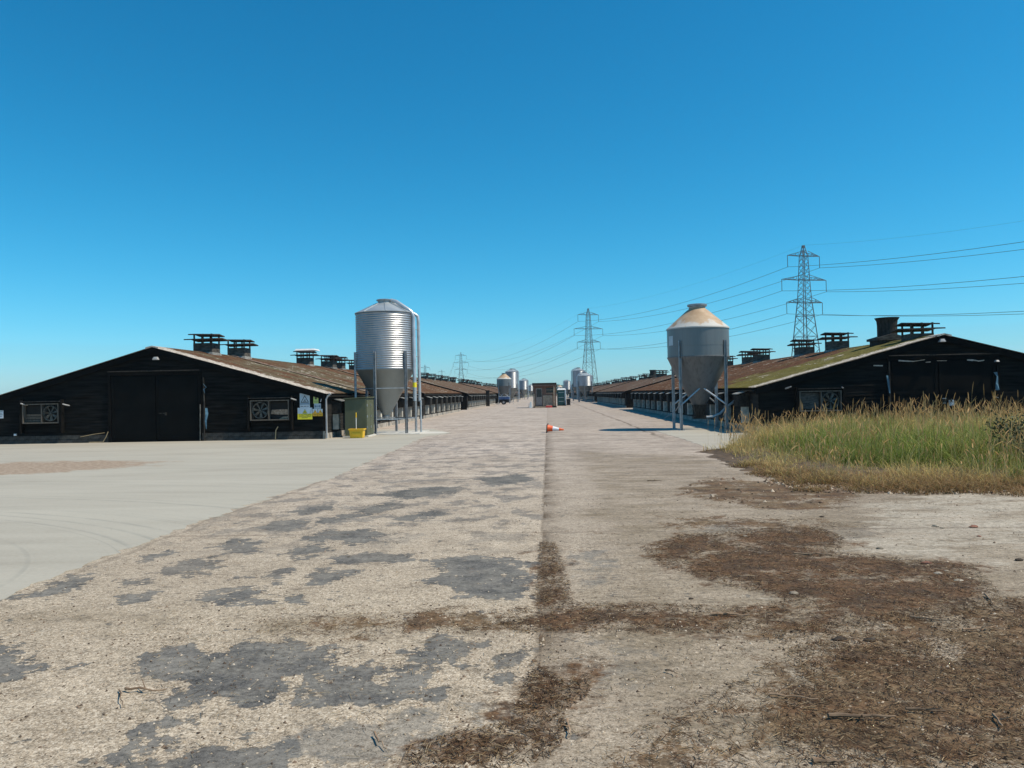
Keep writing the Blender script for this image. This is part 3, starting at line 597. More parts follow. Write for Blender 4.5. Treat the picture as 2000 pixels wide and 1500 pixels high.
def shed(name, side, y0, y1, label, near, vents, inlets, green=0.0, olive=.6, front_holes=(), plinth=.32, cowls=()):
    X0=XL if side<0 else XR; out=1 if side<0 else -1; Xf=X0+side*SW; xm=(X0+Xf)/2; a,b_=min(X0,Xf),max(X0,Xf)
    t=thing(name,(xm,(y0+y1)/2,0),label,'shed','long low black poultry sheds along the road')
    rm=roof_mat('mossy_fibre_cement_roof',y0,green,olive,1.0 if y0<31 else .25)
    for xe in (X0,Xf): roof_slope(t,xe,xm,y0,y1,rm,near and xe==X0)
    g=MB(); 
    for k in (-1,1): 
        g.hexa([(xm,y0-.2,RIDGE+.045),(xm+k*.26,y0-.2,RIDGE-.03),(xm+k*.26,y1+.1,RIDGE-.03),(xm,y1+.1,RIDGE+.045)][::k],[(xm,y0-.2,RIDGE+.095),(xm+k*.26,y0-.2,RIDGE+.035),(xm+k*.26,y1+.1,RIDGE+.035),(xm,y1+.1,RIDGE+.095)][::k])
    g.build('ridge_capping',rm,t)
    # walls (inner core) with boards on them
    g=MB()
    n=0
    for yy,f in ((y0+.03,1),(y1-.03,-1)):
        p=[(a+.02,yy,0),(b_-.02,yy,0),(b_-.02,yy,EAVE),(xm,yy,RIDGE-.02),(a+.02,yy,EAVE)]; g.quad(*(p if f>0 else p[::-1]))
    g.quad((a+.02,y1-.03,0),(a+.02,y0+.03,0),(a+.02,y0+.03,EAVE),(a+.02,y1-.03,EAVE)); g.quad((b_-.02,y0+.03,0),(b_-.02,y1-.03,0),(b_-.02,y1-.03,EAVE),(b_-.02,y0+.03,EAVE))
    g.build('wall',M['tarboard'],t)
    if near: boards_gable(t,a,b_,y0,plinth,list(front_holes))
    boards_side(t,X0,y0+.01,y1,plinth-.08,EAVE,out,M['tarboard_side'],exp=.13 if near else .26)
    # plinth along the road side
    g=MB(); q0,q1=sorted((X0-out*.01,X0+out*.05)); g.box(q0,q1,y0+.05,y1,0,plinth-.10); g.build('plinth',M['blockpale'],t)
    # bargeboards, fascia, gutter
    for k,xe in ((-1,a),(1,b_)):
        xo=xe+k*.14; sl=(RIDGE-EAVE)/(SW/2); ze=EAVE-.14*sl
        for yy,w in ((y0-.13,.035),(y1+.08,.03)):
            bp=[(xo,yy,ze-.20),(xm,yy,RIDGE-.20),(xm,yy+w,RIDGE-.20),(xo,yy+w,ze-.20)]; tp=[(xo,yy,ze+.035),(xm,yy,RIDGE+.035),(xm,yy+w,RIDGE+.035),(xo,yy+w,ze+.035)]
            if k>0: bp=bp[::-1]; tp=tp[::-1]
            g=MB(); g.hexa(bp,tp); g.build('bargeboard',M['fascia'],t)
        if near:
            g=MB(); bp=[(xo,y0-.10,ze-.03),(xm,y0-.10,RIDGE-.03),(xm,y0,RIDGE-.03),(xo,y0,ze-.03)]
            if k>0: bp=bp[::-1]
            g.hexa(bp,[(u,v,w+.02) for u,v,w in bp]); g.build('soffit',M['fascia'],t)
    xg=X0+out*.10; g=MB(); q0,q1=sorted((xg,xg+out*.03)); g.box(q0,q1,y0-.05,y1,EAVE-.19,EAVE-.02); g.build('fascia_board',M['fascia'],t)
    xg=X0+out*.20; g=MB()
    for (r_,) in ((.055,),): 
        pts=[]; 
        for s in range(7):
            an=math.pi+math.pi*s/6; pts.append((xg+r_*math.cos(an),EAVE-.06+r_*math.sin(an)))
        for s in range(6):
            (xa,za),(xb,zb)=pts[s],pts[s+1]; g.quad((xa,y0,za),(xa,y1,za),(xb,y1,zb),(xb,y0,zb)); 
    g.build('gutter',M['oldblack'],t)
    for vy in vents:
        if 'vent' not in PROTO: PROTO['vent']=vent_proto(t,xm,vy,side); o=PROTO['vent']
        else: o=dup(PROTO['vent'],(xm,vy,RIDGE-.35),t)
        o.rotation_euler=(0,0,R(random.uniform(-2.5,2.5)))
        if abs(vy-31.3)<.01: o.location.z-=.28
        elif vy>60 and near is False: o.location.z-=random.uniform(0,.2)
    for cy in cowls: cowl(t,xm,cy)
    for iy in inlets:
        key='inlet%d'%side
        if key not in PROTO: PROTO[key]=inlet_proto(t,X0,iy,out)
        else: dup(PROTO[key],(X0,iy,1.0),t)
    return t
def rg(a,b,s): 
    o=[]; 
    while a<b: o.append(a); a+=s
    return o
# fronts measured on the wall planes
def fp(px,py,Y=None): return PY(px,py,YL if Y is None else Y)
dl0,_=fp(219,800); dl1,_=fp(389,800); _,dlt=fp(300,733)
shL=shed('poultry_shed',-1,YL,37.2,'low black weatherboarded shed at left with double doors, two fan openings and warning signs',True,[35.0],[31.6,34.5],olive=1.0,front_holes=[(dl0-.05,dl1+.05,0,dlt)])
shed('poultry_shed',-1,38.0,52.4,'mossy-roofed black shed directly behind the tall galvanised silo',True,[38.75,49.5],rg(39.6,52,2.9),olive=.9)
shed('poultry_shed',-1,54.2,77.5,'black shed on the left with a row of pale-lidded inlets, just past the galvanised silo',True,[54.9,57.4,62.6,66,74],rg(55.4,77,2.9),olive=.35)
shed('poultry_shed',-1,84.0,129,'black shed on the left ending at the blue trailer',False,[97.5,104,111,118,125,127.8],rg(85.3,128,3.1),olive=.7)
shed('poultry_shed',-1,136,181,'far black shed on the left behind the white-topped silo',False,rg(140,180,7.5),rg(137.5,180,3.3),olive=.4)
shed('poultry_shed',-1,188,290,'farthest black shed on the left beyond the silver silos',False,rg(192,288,12),rg(190,230,3.5),olive=.4)
dr0,_=PY(1740,760,YR); dr1,_=PY(1945,760,YR); _,drt=PY(1840,702,YR)
EAVE=1.69; RIDGE=3.50; SW=13.6
shR=shed('poultry_shed',1,YR,72.2,'low black weatherboarded shed at right behind the tall grass, roof mossy green',True,[31.3,39.8,44.8,53.6,56.8,64,69],rg(31.1,72,2.95),green=1.05,olive=.2,front_holes=[(dr0-.05,dr1+.05,0,drt)],cowls=[34.0])
shed('poultry_shed',1,78.5,124,'black shed on the right just beyond the white cone-topped silo',False,[88,99,102,115,121],rg(80,123,3.1),green=.3,olive=.5,cowls=[108.5])
shed('poultry_shed',1,130,176,'far black shed on the right behind the dark ribbed silos',False,rg(133,175,8),rg(132,175,3.3),green=.3,olive=.5)
shed('poultry_shed',1,183,290,'farthest black shed on the right near the horizon',False,rg(188,288,12),rg(185,230,3.5),green=.2,olive=.4)
EAVE=1.78; RIDGE=3.76; SW=13.8
# white caps on the third visible vent
x=XL-SW/2; g=MB(); g.hexa([(x-.68,49.4,RIDGE+.99),(x+.68,49.4,RIDGE+.99),(x+.68,50.6,RIDGE+.99),(x-.68,50.6,RIDGE+.99)],[(x-.6,49.5,RIDGE+1.10),(x+.6,49.5,RIDGE+1.10),(x+.6,50.5,RIDGE+1.10),(x-.6,50.5,RIDGE+1.10)])
g.build('cap_sheet',M['whitecap'],[o for o in bpy.data.objects if o.name=='poultry_shed.001'][0])

# ---- front of the left shed
def blocks(parent, x0, x1, y, courses=2, hgt=.16, L=.44):
    me=None; root=parent
    for c in range(courses):
        x=x0+(0 if c%2==0 else -L/2)
        while x<x1-.06:
            xa=max(x,x0)+.006; xb=min(x+L,x1)-.006
            if xb-xa>.08:
                full=abs((xb-xa)-(L-.012))<.01
                g=MB(); g.box(xa,xb,y-.05-random.uniform(0,.01),y+.02,c*hgt+.006,(c+1)*hgt-.006)
                if full and me is not None:
                    o=bpy.data.objects.new('block',me); COL.objects.link(o); o.parent=root; o.location=Vector(((xa+xb)/2,y+random.uniform(-.004,.004),c*hgt))-WL[root.name]; WL[o.name]=Vector((0,0,0))
                else:
                    o=g.build('block',M['blockwork'],root,loc=((xa+xb)/2,y,c*hgt),bevel=0)
                    if full: me=o.data
            x+=L
blocks(shL,XL-SW,dl0-.12,YL); blocks(shL,dl1+.12,XL,YL)
blocks(shR,XR,dr0-.2,YR); blocks(shR,dr1+.2,XR+13.6,YR)
def doors(parent, x0, x1, zt, Y, seam, ribs=False):
    for i,(a,b_) in enumerate(((x0,seam-.008),(seam+.008,x1))):
        g=MB(); g.box(a,b_,Y-.055,Y-.012,.03,zt-.01)
        o=g.build('door',M['blackdoor'],parent,loc=((a+b_)/2,Y,0),bevel=.004)
        g=MB()
        for zz in (.10,zt*.52,zt-.16): g.box(a+.02,b_-.02,Y-.072,Y-.056,zz,zz+.10)
        g.box(a+.02,a+.12,Y-.070,Y-.056,.2,zt-.17); g.box(b_-.12,b_-.02,Y-.070,Y-.056,.2,zt-.17)
        each(g,'ledge',M['blackdoor'],o)
        if i==1:
            g=MB(); hx=a+.12; g.box(hx,hx+.30,Y-.10,Y-.073,zt*.42,zt*.42+.035); g.box(hx+.26,hx+.32,Y-.12,Y-.073,zt*.42-.06,zt*.42+.05); g.build('bolt',M['oldblack'],o)
    g=MB(); g.box(x0-.12,x0-.005,Y-.085,Y+.01,0,zt+.02); g.box(x1+.005,x1+.12,Y-.085,Y+.01,0,zt+.02); g.box(x0-.12,x1+.12,Y-.09,Y+.01,zt+.022,zt+.13)
    g.build('door_frame',M['fascia'],parent,loc=((x0+x1)/2,Y,0))
    g=MB(); g.tube([(x0-.1,Y-.13,zt+.17),(x1+.1,Y-.13,zt+.17)],.02,8); g.build('door_track',M['oldblack'],parent,loc=(x0,Y,zt))
seamx,_=fp(306,800); doors(shL,dl0,dl1,dlt,YL,seamx)
seamr,_=PY(1832,760,YR); doors(shR,dr0,dr1,drt,YR,seamr)
def fan_window(parent, px0,py0,px1,py1,Y, fan_left, boards):
    x0,z1=PY(px0,py0,Y); x1,z0=PY(px1,py1,Y); y=Y-.05
    root=MB().box(x0+.03,x1-.03,Y-.045,Y-.03,z0+.03,z1-.03).build('fan_opening',M['fandark'],parent,loc=((x0+x1)/2,Y,z0))
    w=.045; f=MB(); yb=y-.17
    f.box(x0-w,x0,yb,Y-.01,z0-w,z1+w); f.box(x1,x1+w,yb,Y-.01,z0-w,z1+w); f.box(x0,x1,yb,Y-.01,z0-w,z0); f.box(x0,x1,yb,Y-.01,z1,z1+w)
    xm=(x0+x1)/2+(-.04 if fan_left else .04); f.box(xm-.02,xm+.02,yb+.01,Y-.03,z0,z1)
    f.build('frame',M['greywood'],root)
    f=MB(); f.box(x0-.10,x1+.12,yb-.05,Y,z1+w+.06,z1+w+.10); f.build('weather_board',M['oldblack'],root)
    f=MB(); f.box(x0-.16,x0-.09,yb-.02,Y,z0-.45,z1+.2); f.box(x1+.09,x1+.16,yb-.02,Y,z0-.45,z1+.2); each(f,'post',M['fascia'],root)
    fx0,fx1=(x0,xm) if fan_left else (xm,x1); cx=(fx0+fx1)/2; cz=(z0+z1)/2; r=min(fx1-fx0,z1-z0)/2-.025
    # shroud ring
    g=MB(); n=28; ring=[]
    for rr,yy in ((r,y-.11),(r,y+.005),(r-.025,y+.005),(r-.025,y-.11)):
        for k in range(n): an=2*math.pi*k/n; ring.append((cx+rr*math.cos(an),yy,cz+rr*math.sin(an)))
    g.v=ring; 
    for j in range(4):
        for k in range(n): a=j*n+k; b_=j*n+(k+1)%n; c=((j+1)%4)*n; g.f.append((a,b_,c+(k+1)%n,c+k))
    g.build('shroud',M['fanmetal'],root,smooth=True)
    # blades, each its own piece
    for k in range(7):
        an=2*math.pi*(k+.3)/7; u=Vector((math.cos(an),0,math.sin(an))); v=Vector((-math.sin(an),0,math.cos(an))); c0=Vector((cx,y-.06,cz)); g=MB()
        P=lambda rr,s,d: c0+u*rr+v*s+Vector((0,d,0))
        b_=[P(r*.18,-.02,-.012),P(r*.9,-.045,-.03),P(r*.9,.055,.02),P(r*.18,.025,.012)]
        g.hexa([p+Vector((0,.004,0)) for p in b_],[p-Vector((0,.004,0)) for p in b_]); g.build('blade',M['fanmetal'],root)
    g=MB(); g.tube([(cx,y-.12,cz),(cx,y-.01,cz)],[.045,.06],14); g.build('hub',M['fanmetal'],root,smooth=True)
    # wire guard
    g=MB()
    for k in range(1,9):
        xx=fx0+(fx1-fx0)*k/9; g.box(xx-.003,xx+.003,yb+.025,yb+.031,z0,z1); zz=z0+(z1-z0)*k/9; g.box(fx0,fx1,yb+.0315,yb+.0375,zz-.003,zz+.003)
    g.build('wire_guard',M['oldblack'],root,kind='stuff')
    # other half
    ox0,ox1=(xm+.03,x1-.01) if fan_left else (x0+.01,xm-.03)
    if boards=='broken':
        zz=z0+.01; g=MB(); 
        g.v=[(ox0,y,zz+.20),(ox0+.05,y,zz+.36),(ox1-.03,y,zz+.38),(ox1,y,zz+.16),(ox0+.25,y,zz+.17)]; g.v+=[(a,b2+.02,c) for a,b2,c in g.v]; g.f=[(0,4,3,2,1)]+[(i,(i+1)%5,(i+1)%5+5,i+5) for i in (0,1,2,3,4)]
        g.build('broken_panel',M['osb'],root)
        g=MB(); g.hexa([(ox0+.35,y-.02,zz),(ox1,y-.02,zz),(ox1,y+.01,zz),(ox0+.35,y+.01,zz)],[(ox0+.5,y-.02,zz+.08),(ox1,y-.02,zz+.11),(ox1,y+.01,zz+.11),(ox0+.5,y+.01,zz+.08)]); g.build('broken_panel',M['osb'],root)
    elif boards=='slats':
        for k in range(3):
            g=MB(); zz=z0+.02+k*.11; g.hexa([(ox0,y,zz),(ox1-.05*k,y,zz),(ox1-.05*k,y+.02,zz),(ox0,y+.02,zz)],[(ox0,y-.02,zz+.09),(ox1-.05*k,y-.02,zz+.085),(ox1-.05*k,y,zz+.085),(ox0,y,zz+.09)]); g.build('slat',M['greywood'],root)
    else:
        g=MB(); g.box(ox0+.03,ox1-.03,y-.03,y,z0+.04,z1-.03); g.build('panel',pm('dull_grey_panel',(.025,.024,.022),(.10,.095,.085),7,.8,0,.3,.004,(1,1,3)),root,bevel=.004)
    return root
fan_window(shL,52,791,119,824,YL,False,'slats')
fan_window(shL,494,784,566,818,YL,True,'broken')
fan_window(shR,1560,766,1638,800,YR,False,'panel')
def vpost(parent,name,pts,r,mat,Y,off=.1,n=8,smooth=True):
    P=[]
    for px,py in pts:
        x,z=PY(px,py,Y-off); P.append((x,Y-off,z))
    return MB().tube(P,r,n).build(name,mat,parent,smooth=smooth)
vpost(shL,'track_post',[(391,790),(391,861)],.022,M['fanmetal'],YL)
vpost(shL,'track_post',[(397,737),(399,790),(399,861)],.03,M['oldblack'],YL)
vpost(shL,'downpipe',[(646,769),(640,774),(637,780),(638.5,856)],.035,M['pvcgrey'],YL,.12,10)
vpost(shL,'corner_post',[(633,842),(633,857)],.045,M['blockpale'],YL,.07,4,False)
vpost(shL,'hinge_strap',[(628,778),(626,785)],.02,M['pvcgrey'],YL)
vpost(shR,'track_post',[(1736,706),(1738,770),(1739,840)],.03,M['oldblack'],YR)
def rag(label, px, pts, Y, w=.10, mat='bluecord'):
    g=MB(); y=Y-.17; P=[PY(a,b,y) for a,b in pts]
    n=len(P); L=[]; Rr=[]
    for i,(x,z) in enumerate(P):
        ww=w*random.uniform(.4,1.1); dy=random.uniform(-.04,.04); L.append((x-ww/2,y+dy,z)); Rr.append((x+ww/2,y-dy,z+random.uniform(-.02,.02)))
    for i in range(n-1):
        a,b_,c,d=L[i],Rr[i],Rr[i+1],L[i+1]; t=.008
        g.hexa([a,b_,c,d],[(p[0],p[1]-t,p[2]) for p in (a,b_,c,d)])
    o=g.build('plastic_rag',M[mat],loc=(P[0][0],y,P[0][1])); tag(o,label,'rag'); return o
rag('knotted blue cord on the post right of the left shed doors, upper one',0,[(397,750),(403,757),(398,760),(400,768)],YL,.07)
rag('limp dark blue sheet hanging low beside the left shed doors',0,[(403,797),(404,808),(402,822),(403,838)],YL,.09)
rag('narrow blue strip hanging at the left jamb of the right shed doors',0,[(1733,733),(1735,745),(1736,755),(1738,768)],YR,.09)
rag('torn blue sheet hanging at the right jamb of the right shed doors',0,[(1944,727),(1948,735),(1947,748),(1948,762)],YR,.12)
def strip(pts, thick, label):
    y=YR-.18; g=MB(); P=[PY(a,b,y) for a,b in pts]
    for i in range(len(P)-1):
        (x0,z0),(x1,z1)=P[i],P[i+1]; t0=thick*random.uniform(.4,1.2); t1=thick*random.uniform(.4,1.2)
        g.hexa([(x0,y,z0-t0),(x1,y,z1-t1),(x1,y+.01,z1-t1),(x0,y+.01,z0-t0)],[(x0,y-.02,z0),(x1,y-.02,z1),(x1,y-.01,z1),(x0,y-.01,z0)])
    o=g.build('torn_sheet',M['torn'],loc=(P[0][0],y,P[0][1])); tag(o,label,'sheet'); 
strip([(1755,703),(1770,704),(1785,705),(1806,702)],.05,'long torn white strip above the left door of the right shed')
strip([(1808,707),(1817,706)],.05,'small torn white scrap beside the longest strip above the right shed doors')
strip([(1830,704),(1849,704)],.04,'short pale strip above the centre seam of the right shed doors')
strip([(1889,702),(1900,702),(1910,704),(1922,703)],.05,'ragged bright white strip above the right door of the right shed')
strip([(1938,773),(1950,776)],.04,'pale scrap low at the right door edge of the right shed')
strip([(1706,713),(1724,713)],.05,'faded pale board strip left of the right shed doors')
# lamps and cameras
def floodlight(px,py,Y,label,s=1.0):
    x,z=PY(px,py,Y-.2); t=thing('floodlight',(x,Y-.05,z),label,'light','wall lights and cameras on the sheds')
    g=MB(); g.hexa([(x-.11*s,Y-.28,z-.05*s),(x+.11*s,Y-.28,z-.05*s),(x+.13*s,Y-.14,z-.06*s),(x-.13*s,Y-.14,z-.06*s)],[(x-.06*s,Y-.24,z+.06*s),(x+.07*s,Y-.24,z+.06*s),(x+.07*s,Y-.15,z+.06*s),(x-.06*s,Y-.15,z+.06*s)]); g.build('housing',M['pvcgrey'],t,bevel=.005)
    g=MB(); g.box(x-.02,x+.02,Y-.16,Y,z-.02,z+.02); g.build('bracket',M['oldblack'],t)
floodlight(304,700,YL,'white floodlight high under the left shed gable')
floodlight(1840,665,YR,'white floodlight high under the right shed gable')
floodlight(1947,705,YR,'small white lamp at the top right corner of the right shed doors',.6)
def camera_thing(px,py,Y,label,dx):
    x,z=PY(px,py,Y-.25); t=thing('wall_lamp',(x,Y-.05,z),label,'lamp','wall lights and cameras on the sheds')
    MB().tube([(x,Y-.32,z),(x+dx*.10,Y-.2,z-.05),(x+dx*.14,Y-.1,z-.07)],[.022,.03,.024],10).build('housing',M['pvcgrey'],t,smooth=True)
    MB().tube([(x+dx*.14,Y-.1,z-.07),(x+dx*.16,Y-.01,z-.10)],.012,6).build('bracket',M['oldblack'],t)
camera_thing(42,788,YL,'white bulb lamp left of the left fan opening on the left shed',1)
camera_thing(124,789,YL,'grey lamp at the right top corner of the leftmost fan opening',1)
camera_thing(569,778,YL,'grey tube lamp between the broken panel window and the warning signs',1)
camera_thing(1544,755,YR,'white lamp at the top left corner of the right shed fan opening',-1)
camera_thing(1643,756,YR,'white lamp at the top right corner of the right shed fan opening',1)
x,z=fp(33,849); t=MB(); t.box(x-.05,x+.05,YL-.12,YL-.055,z-.04,z+.04); tag(t.build('junction_box',M['signwhite'],loc=(x,YL-.1,z),bevel=.004),'small white box low on the wall below the leftmost fan opening','box')
# hose at the left door, bent pipe right
P=[(160,853),(185,848),(207,845)]; pts=[(fp(a,b)[0],YL-.10,fp(a,b)[1]) for a,b in P]
tag(MB().tube(pts,.012,6).build('hose',M['hose'],loc=pts[0],smooth=True),'thin tan rod leaning on the blocks left of the left shed doors','rod')
P=[(178,868.5),(195,868.3),(205,864),(211,853),(215,843)]; pts=[(fp(a,b)[0],YL-.14,max(.03,fp(a,b)[1])) for a,b in P]
tag(MB().tube(pts,.016,6).build('hose',M['hose'],loc=pts[0],smooth=True),'tan hose curling from the ground up beside the left shed doors','hose')
P=[(545,833),(541,840),(540,857)]; pts=[(fp(a,b)[0],YL-.12,max(.02,fp(a,b)[1])) for a,b in P]
tag(MB().tube(pts,.02,6).build('bent_pipe',M['hose'],loc=pts[0],smooth=True),'short bent tan pipe under the window with the broken panel','pipe')
P=[(400,828),(406,843),(410,840),(408,836)]
# ------------------------------------------------------------------ signs
def text_mesh(txt, size, x, y, z, mat, parent, name='lettering'):
    cu=bpy.data.curves.new('t','FONT'); cu.body=txt; cu.size=size; cu.align_x='CENTER'; cu.align_y='CENTER'; cu.extrude=.0008
    to=bpy.data.objects.new('t',cu); COL.objects.link(to); dg=bpy.context.evaluated_depsgraph_get(); me=bpy.data.meshes.new_from_object(to.evaluated_get(dg)); bpy.data.objects.remove(to)
    me.transform(Matrix.Rotation(R(90),4,'X')); me.materials.clear(); me.materials.append(mat)
    o=bpy.data.objects.new(name,me); COL.objects.link(o); o.parent=parent; o.location=Vector((x,y,z))-WL[parent.name]; WL[o.name]=Vector((x,y,z)); return o
def sign(px0,py0,px1,py1,Y,mat,label,off=.05):
    x0,z1=PY(px0,py0,Y-off); x1,z0=PY(px1,py1,Y-off); y=Y-off
    t=thing('warning_sign',((x0+x1)/2,y,z0),label,'sign','signs on the shed walls'); MB().box(x0,x1,y-.006,y,z0,z1).build('sheet',M[mat],t); return t,x0,x1,z0,z1,y-.006
def tri(t,cx,zb,w,y,mat,inner=None,k=.62):
    g=MB(); hgt=w*.87; yy=y-.0015
    g.v=[(cx-w/2,yy,zb),(cx+w/2,yy,zb),(cx,yy,zb+hgt)]; g.v+=[(a,y,c) for a,_,c in g.v]; g.f=[(0,1,2),(0,3,4,1),(1,4,5,2),(2,5,3,0)]; g.build('triangle',M[mat],t)
    if inner:
        g=MB(); w2=w*k; z2=zb+(hgt-w2*.87)*.36; yy=y-.003; g.v=[(cx-w2/2,yy,z2),(cx+w2/2,yy,z2),(cx,yy,z2+w2*.87)]; g.v+=[(a,y,c) for a,_,c in g.v]; g.f=[(0,1,2),(0,3,4,1),(1,4,5,2),(2,5,3,0)]; g.build('triangle_field',M[inner],t)
def barsym(t,x0,x1,z0,z1,y,mat,name='symbol'): MB().box(x0,x1,y-.0045,y,z0,z1).build(name,M[mat],t)
# large white danger sign, its shade painted in as grey-blue
t,x0,x1,z0,z1,y=sign(585.3,768.3,605.3,796,YL,'signgrey','tall white warning sign coloured grey for its shade, with a large black triangle, above the caution sign'); cx=(x0+x1)/2; w=x1-x0
tri(t,cx,z0+.20,w*.84,y,'signblack','signgrey',.74)
g=MB(); yy=y-.005
g.tube([(cx-.05,yy,z0+.235),(cx,yy,z0+.27),(cx+.05,yy,z0+.245)],.012,6); g.tube([(cx-.03,yy,z0+.27),(cx+.015,yy,z0+.33),(cx+.04,yy,z0+.29)],.010,6); g.build('symbol',M['signblack'],t)
barsym(t,x0+.02,x1-.02,z0+.135,z0+.165,y,'signblue','text_band'); MB().box(x0,x1,y-.002,y,z0,z0+.11).build('white_panel',M['signwhite'],t)
for a,b_ in ((.03,.14),(.16,.27),(.29,.36)): barsym(t,x0+a,min(x0+b_,x1-.02),z0+.045,z0+.07,y,'signblack','text_line')
# caution sign
t,x0,x1,z0,z1,y=sign(581.2,796.6,610.2,818.8,YL,'signwhite','white and yellow CAUTION sign with a warning triangle, largest of the cluster',.06); cx=(x0+x1)/2; zh=z0+(z1-z0)*.49
MB().box(x0,x1,y-.002,y,z0,zh).build('yellow_panel',M['signyellow'],t)
tri(t,cx,zh+.01,.20,y,'signblack','signyellow',.78); MB().tube([(cx-.03,y-.005,zh+.045),(cx,y-.005,zh+.085),(cx+.03,y-.005,zh+.045)],.012,6).build('symbol',M['signblack'],t)
text_mesh('CAUTION',.105,cx,y-.003,zh-.052,M['signblack'],t)
for k,(a,b_) in enumerate(((.07,.50),(.17,.42))): 
    xx=x0+a
    while xx<x0+b_-.03: L=random.uniform(.03,.06); barsym(t,xx,xx+L,zh-.125-k*.042,zh-.108-k*.042,y,'signblack','text_line'); xx+=L+.012
g=MB(); yy=y-.003; g.v=[(x1-.12,yy,zh+.0),(x1-.06,yy,zh),(x1-.0,yy,z1-.02),(x1-.03,yy,z1-.01)]; g.v+=[(a,y,c) for a,_,c in g.v]; g.f=[(0,1,2,3),(0,4,5,1),(1,5,6,2),(2,6,7,3),(3,7,4,0)]; g.build('slanted_strip',M['signgrey'],t)  # slanted grey strip at the right of the upper half
t,x0,x1,z0,z1,y=sign(612,773.2,622,788,YL,'signlime','small lime green notice with a dark figure, upper right of the cluster'); cx=(x0+x1)/2
MB().tube([(cx,y-.004,z1-.04),(cx,y-.004,z1-.14)],[.022,.03],8).build('symbol',M['signblack'],t); barsym(t,cx-.055,cx+.055,z1-.10,z1-.085,y,'signblack'); barsym(t,x0+.02,x1-.02,z0+.09,z0+.10,y,'signblack','text_line'); barsym(t,x0+.03,x1-.03,z0+.05,z0+.06,y,'signblack','text_line')
t,x0,x1,z0,z1,y=sign(613.4,788.2,627,798.4,YL,'signgrey','small pale blue notice with a dark spanner-shaped mark, under the lime green one',.055); cx=(x0+x1)/2; cz=(z0+z1)/2
barsym(t,x0+.05,x1-.05,cz-.012,cz+.012,y,'signblue'); barsym(t,x0+.03,x0+.06,cz-.04,cz+.04,y,'signblue'); barsym(t,x1-.06,x1-.03,cz-.04,cz+.04,y,'signblue')
for (a,b_,lb) in ((610.6,620.4,'small orange warning sign touching the right edge of the caution sign'),(621.2,630.3,'small orange warning sign at the far right of the cluster, next to the downpipe')):
    t,x0,x1,z0,z1,y=sign(a,798.8,b_,812.6,YL,'signorange',lb,.065); cx=(x0+x1)/2
    MB().box(x0,x1,y-.0015,y,z0+.13,z1).build('white_panel',M['signwhite'],t)
    tri(t,cx,z0+.12,.165,y-.001,'signblack','signorange',.86); barsym(t,cx-.012,cx+.012,z0+.145,z0+.20,y,'signblack'); barsym(t,x0+.03,x1-.03,z0+.07,z0+.085,y,'signblack','text_line'); barsym(t,x0+.04,x1-.04,z0+.035,z0+.045,y,'signblack','text_line')
t,x0,x1,z0,z1,y=sign(-9,802,6.8,817,YL,'signwhite','white notice at the far left edge on the left shed wall')
for k in range(4): barsym(t,x0+.03,x1-.03-.03*(k%2),z1-.05-k*.065,z1-.035-k*.065,y,'signblack','text_line')
t,x0,x1,z0,z1,y=sign(1853,781,1863.4,792,YR,'signwhite','small white square notice with a tick-like mark on the right shed doors',.08); cx=(x0+x1)/2; cz=(z0+z1)/2
MB().tube([(cx-.05,y-.004,cz+.02),(cx-.01,y-.004,cz-.03),(cx+.06,y-.004,cz+.05)],.008,6).build('symbol',M['signblack'],t); barsym(t,x0+.02,x0+.03,z0+.03,z1-.03,y,'signblack'); barsym(t,x0+.02,x1-.02,z0+.025,z0+.035,y,'signblack')
t,x0,x1,z0,z1,y=sign(1840,777,1849,789,YR,'oldblack','dark faded notice left of the white square on the right shed doors',.08); barsym(t,x0+.01,x1-.01,z1-.03,z1-.015,y,'signgrey','text_line'); barsym(t,x0+.02,x1-.03,z0+.03,z0+.04,y,'signgrey','text_line')

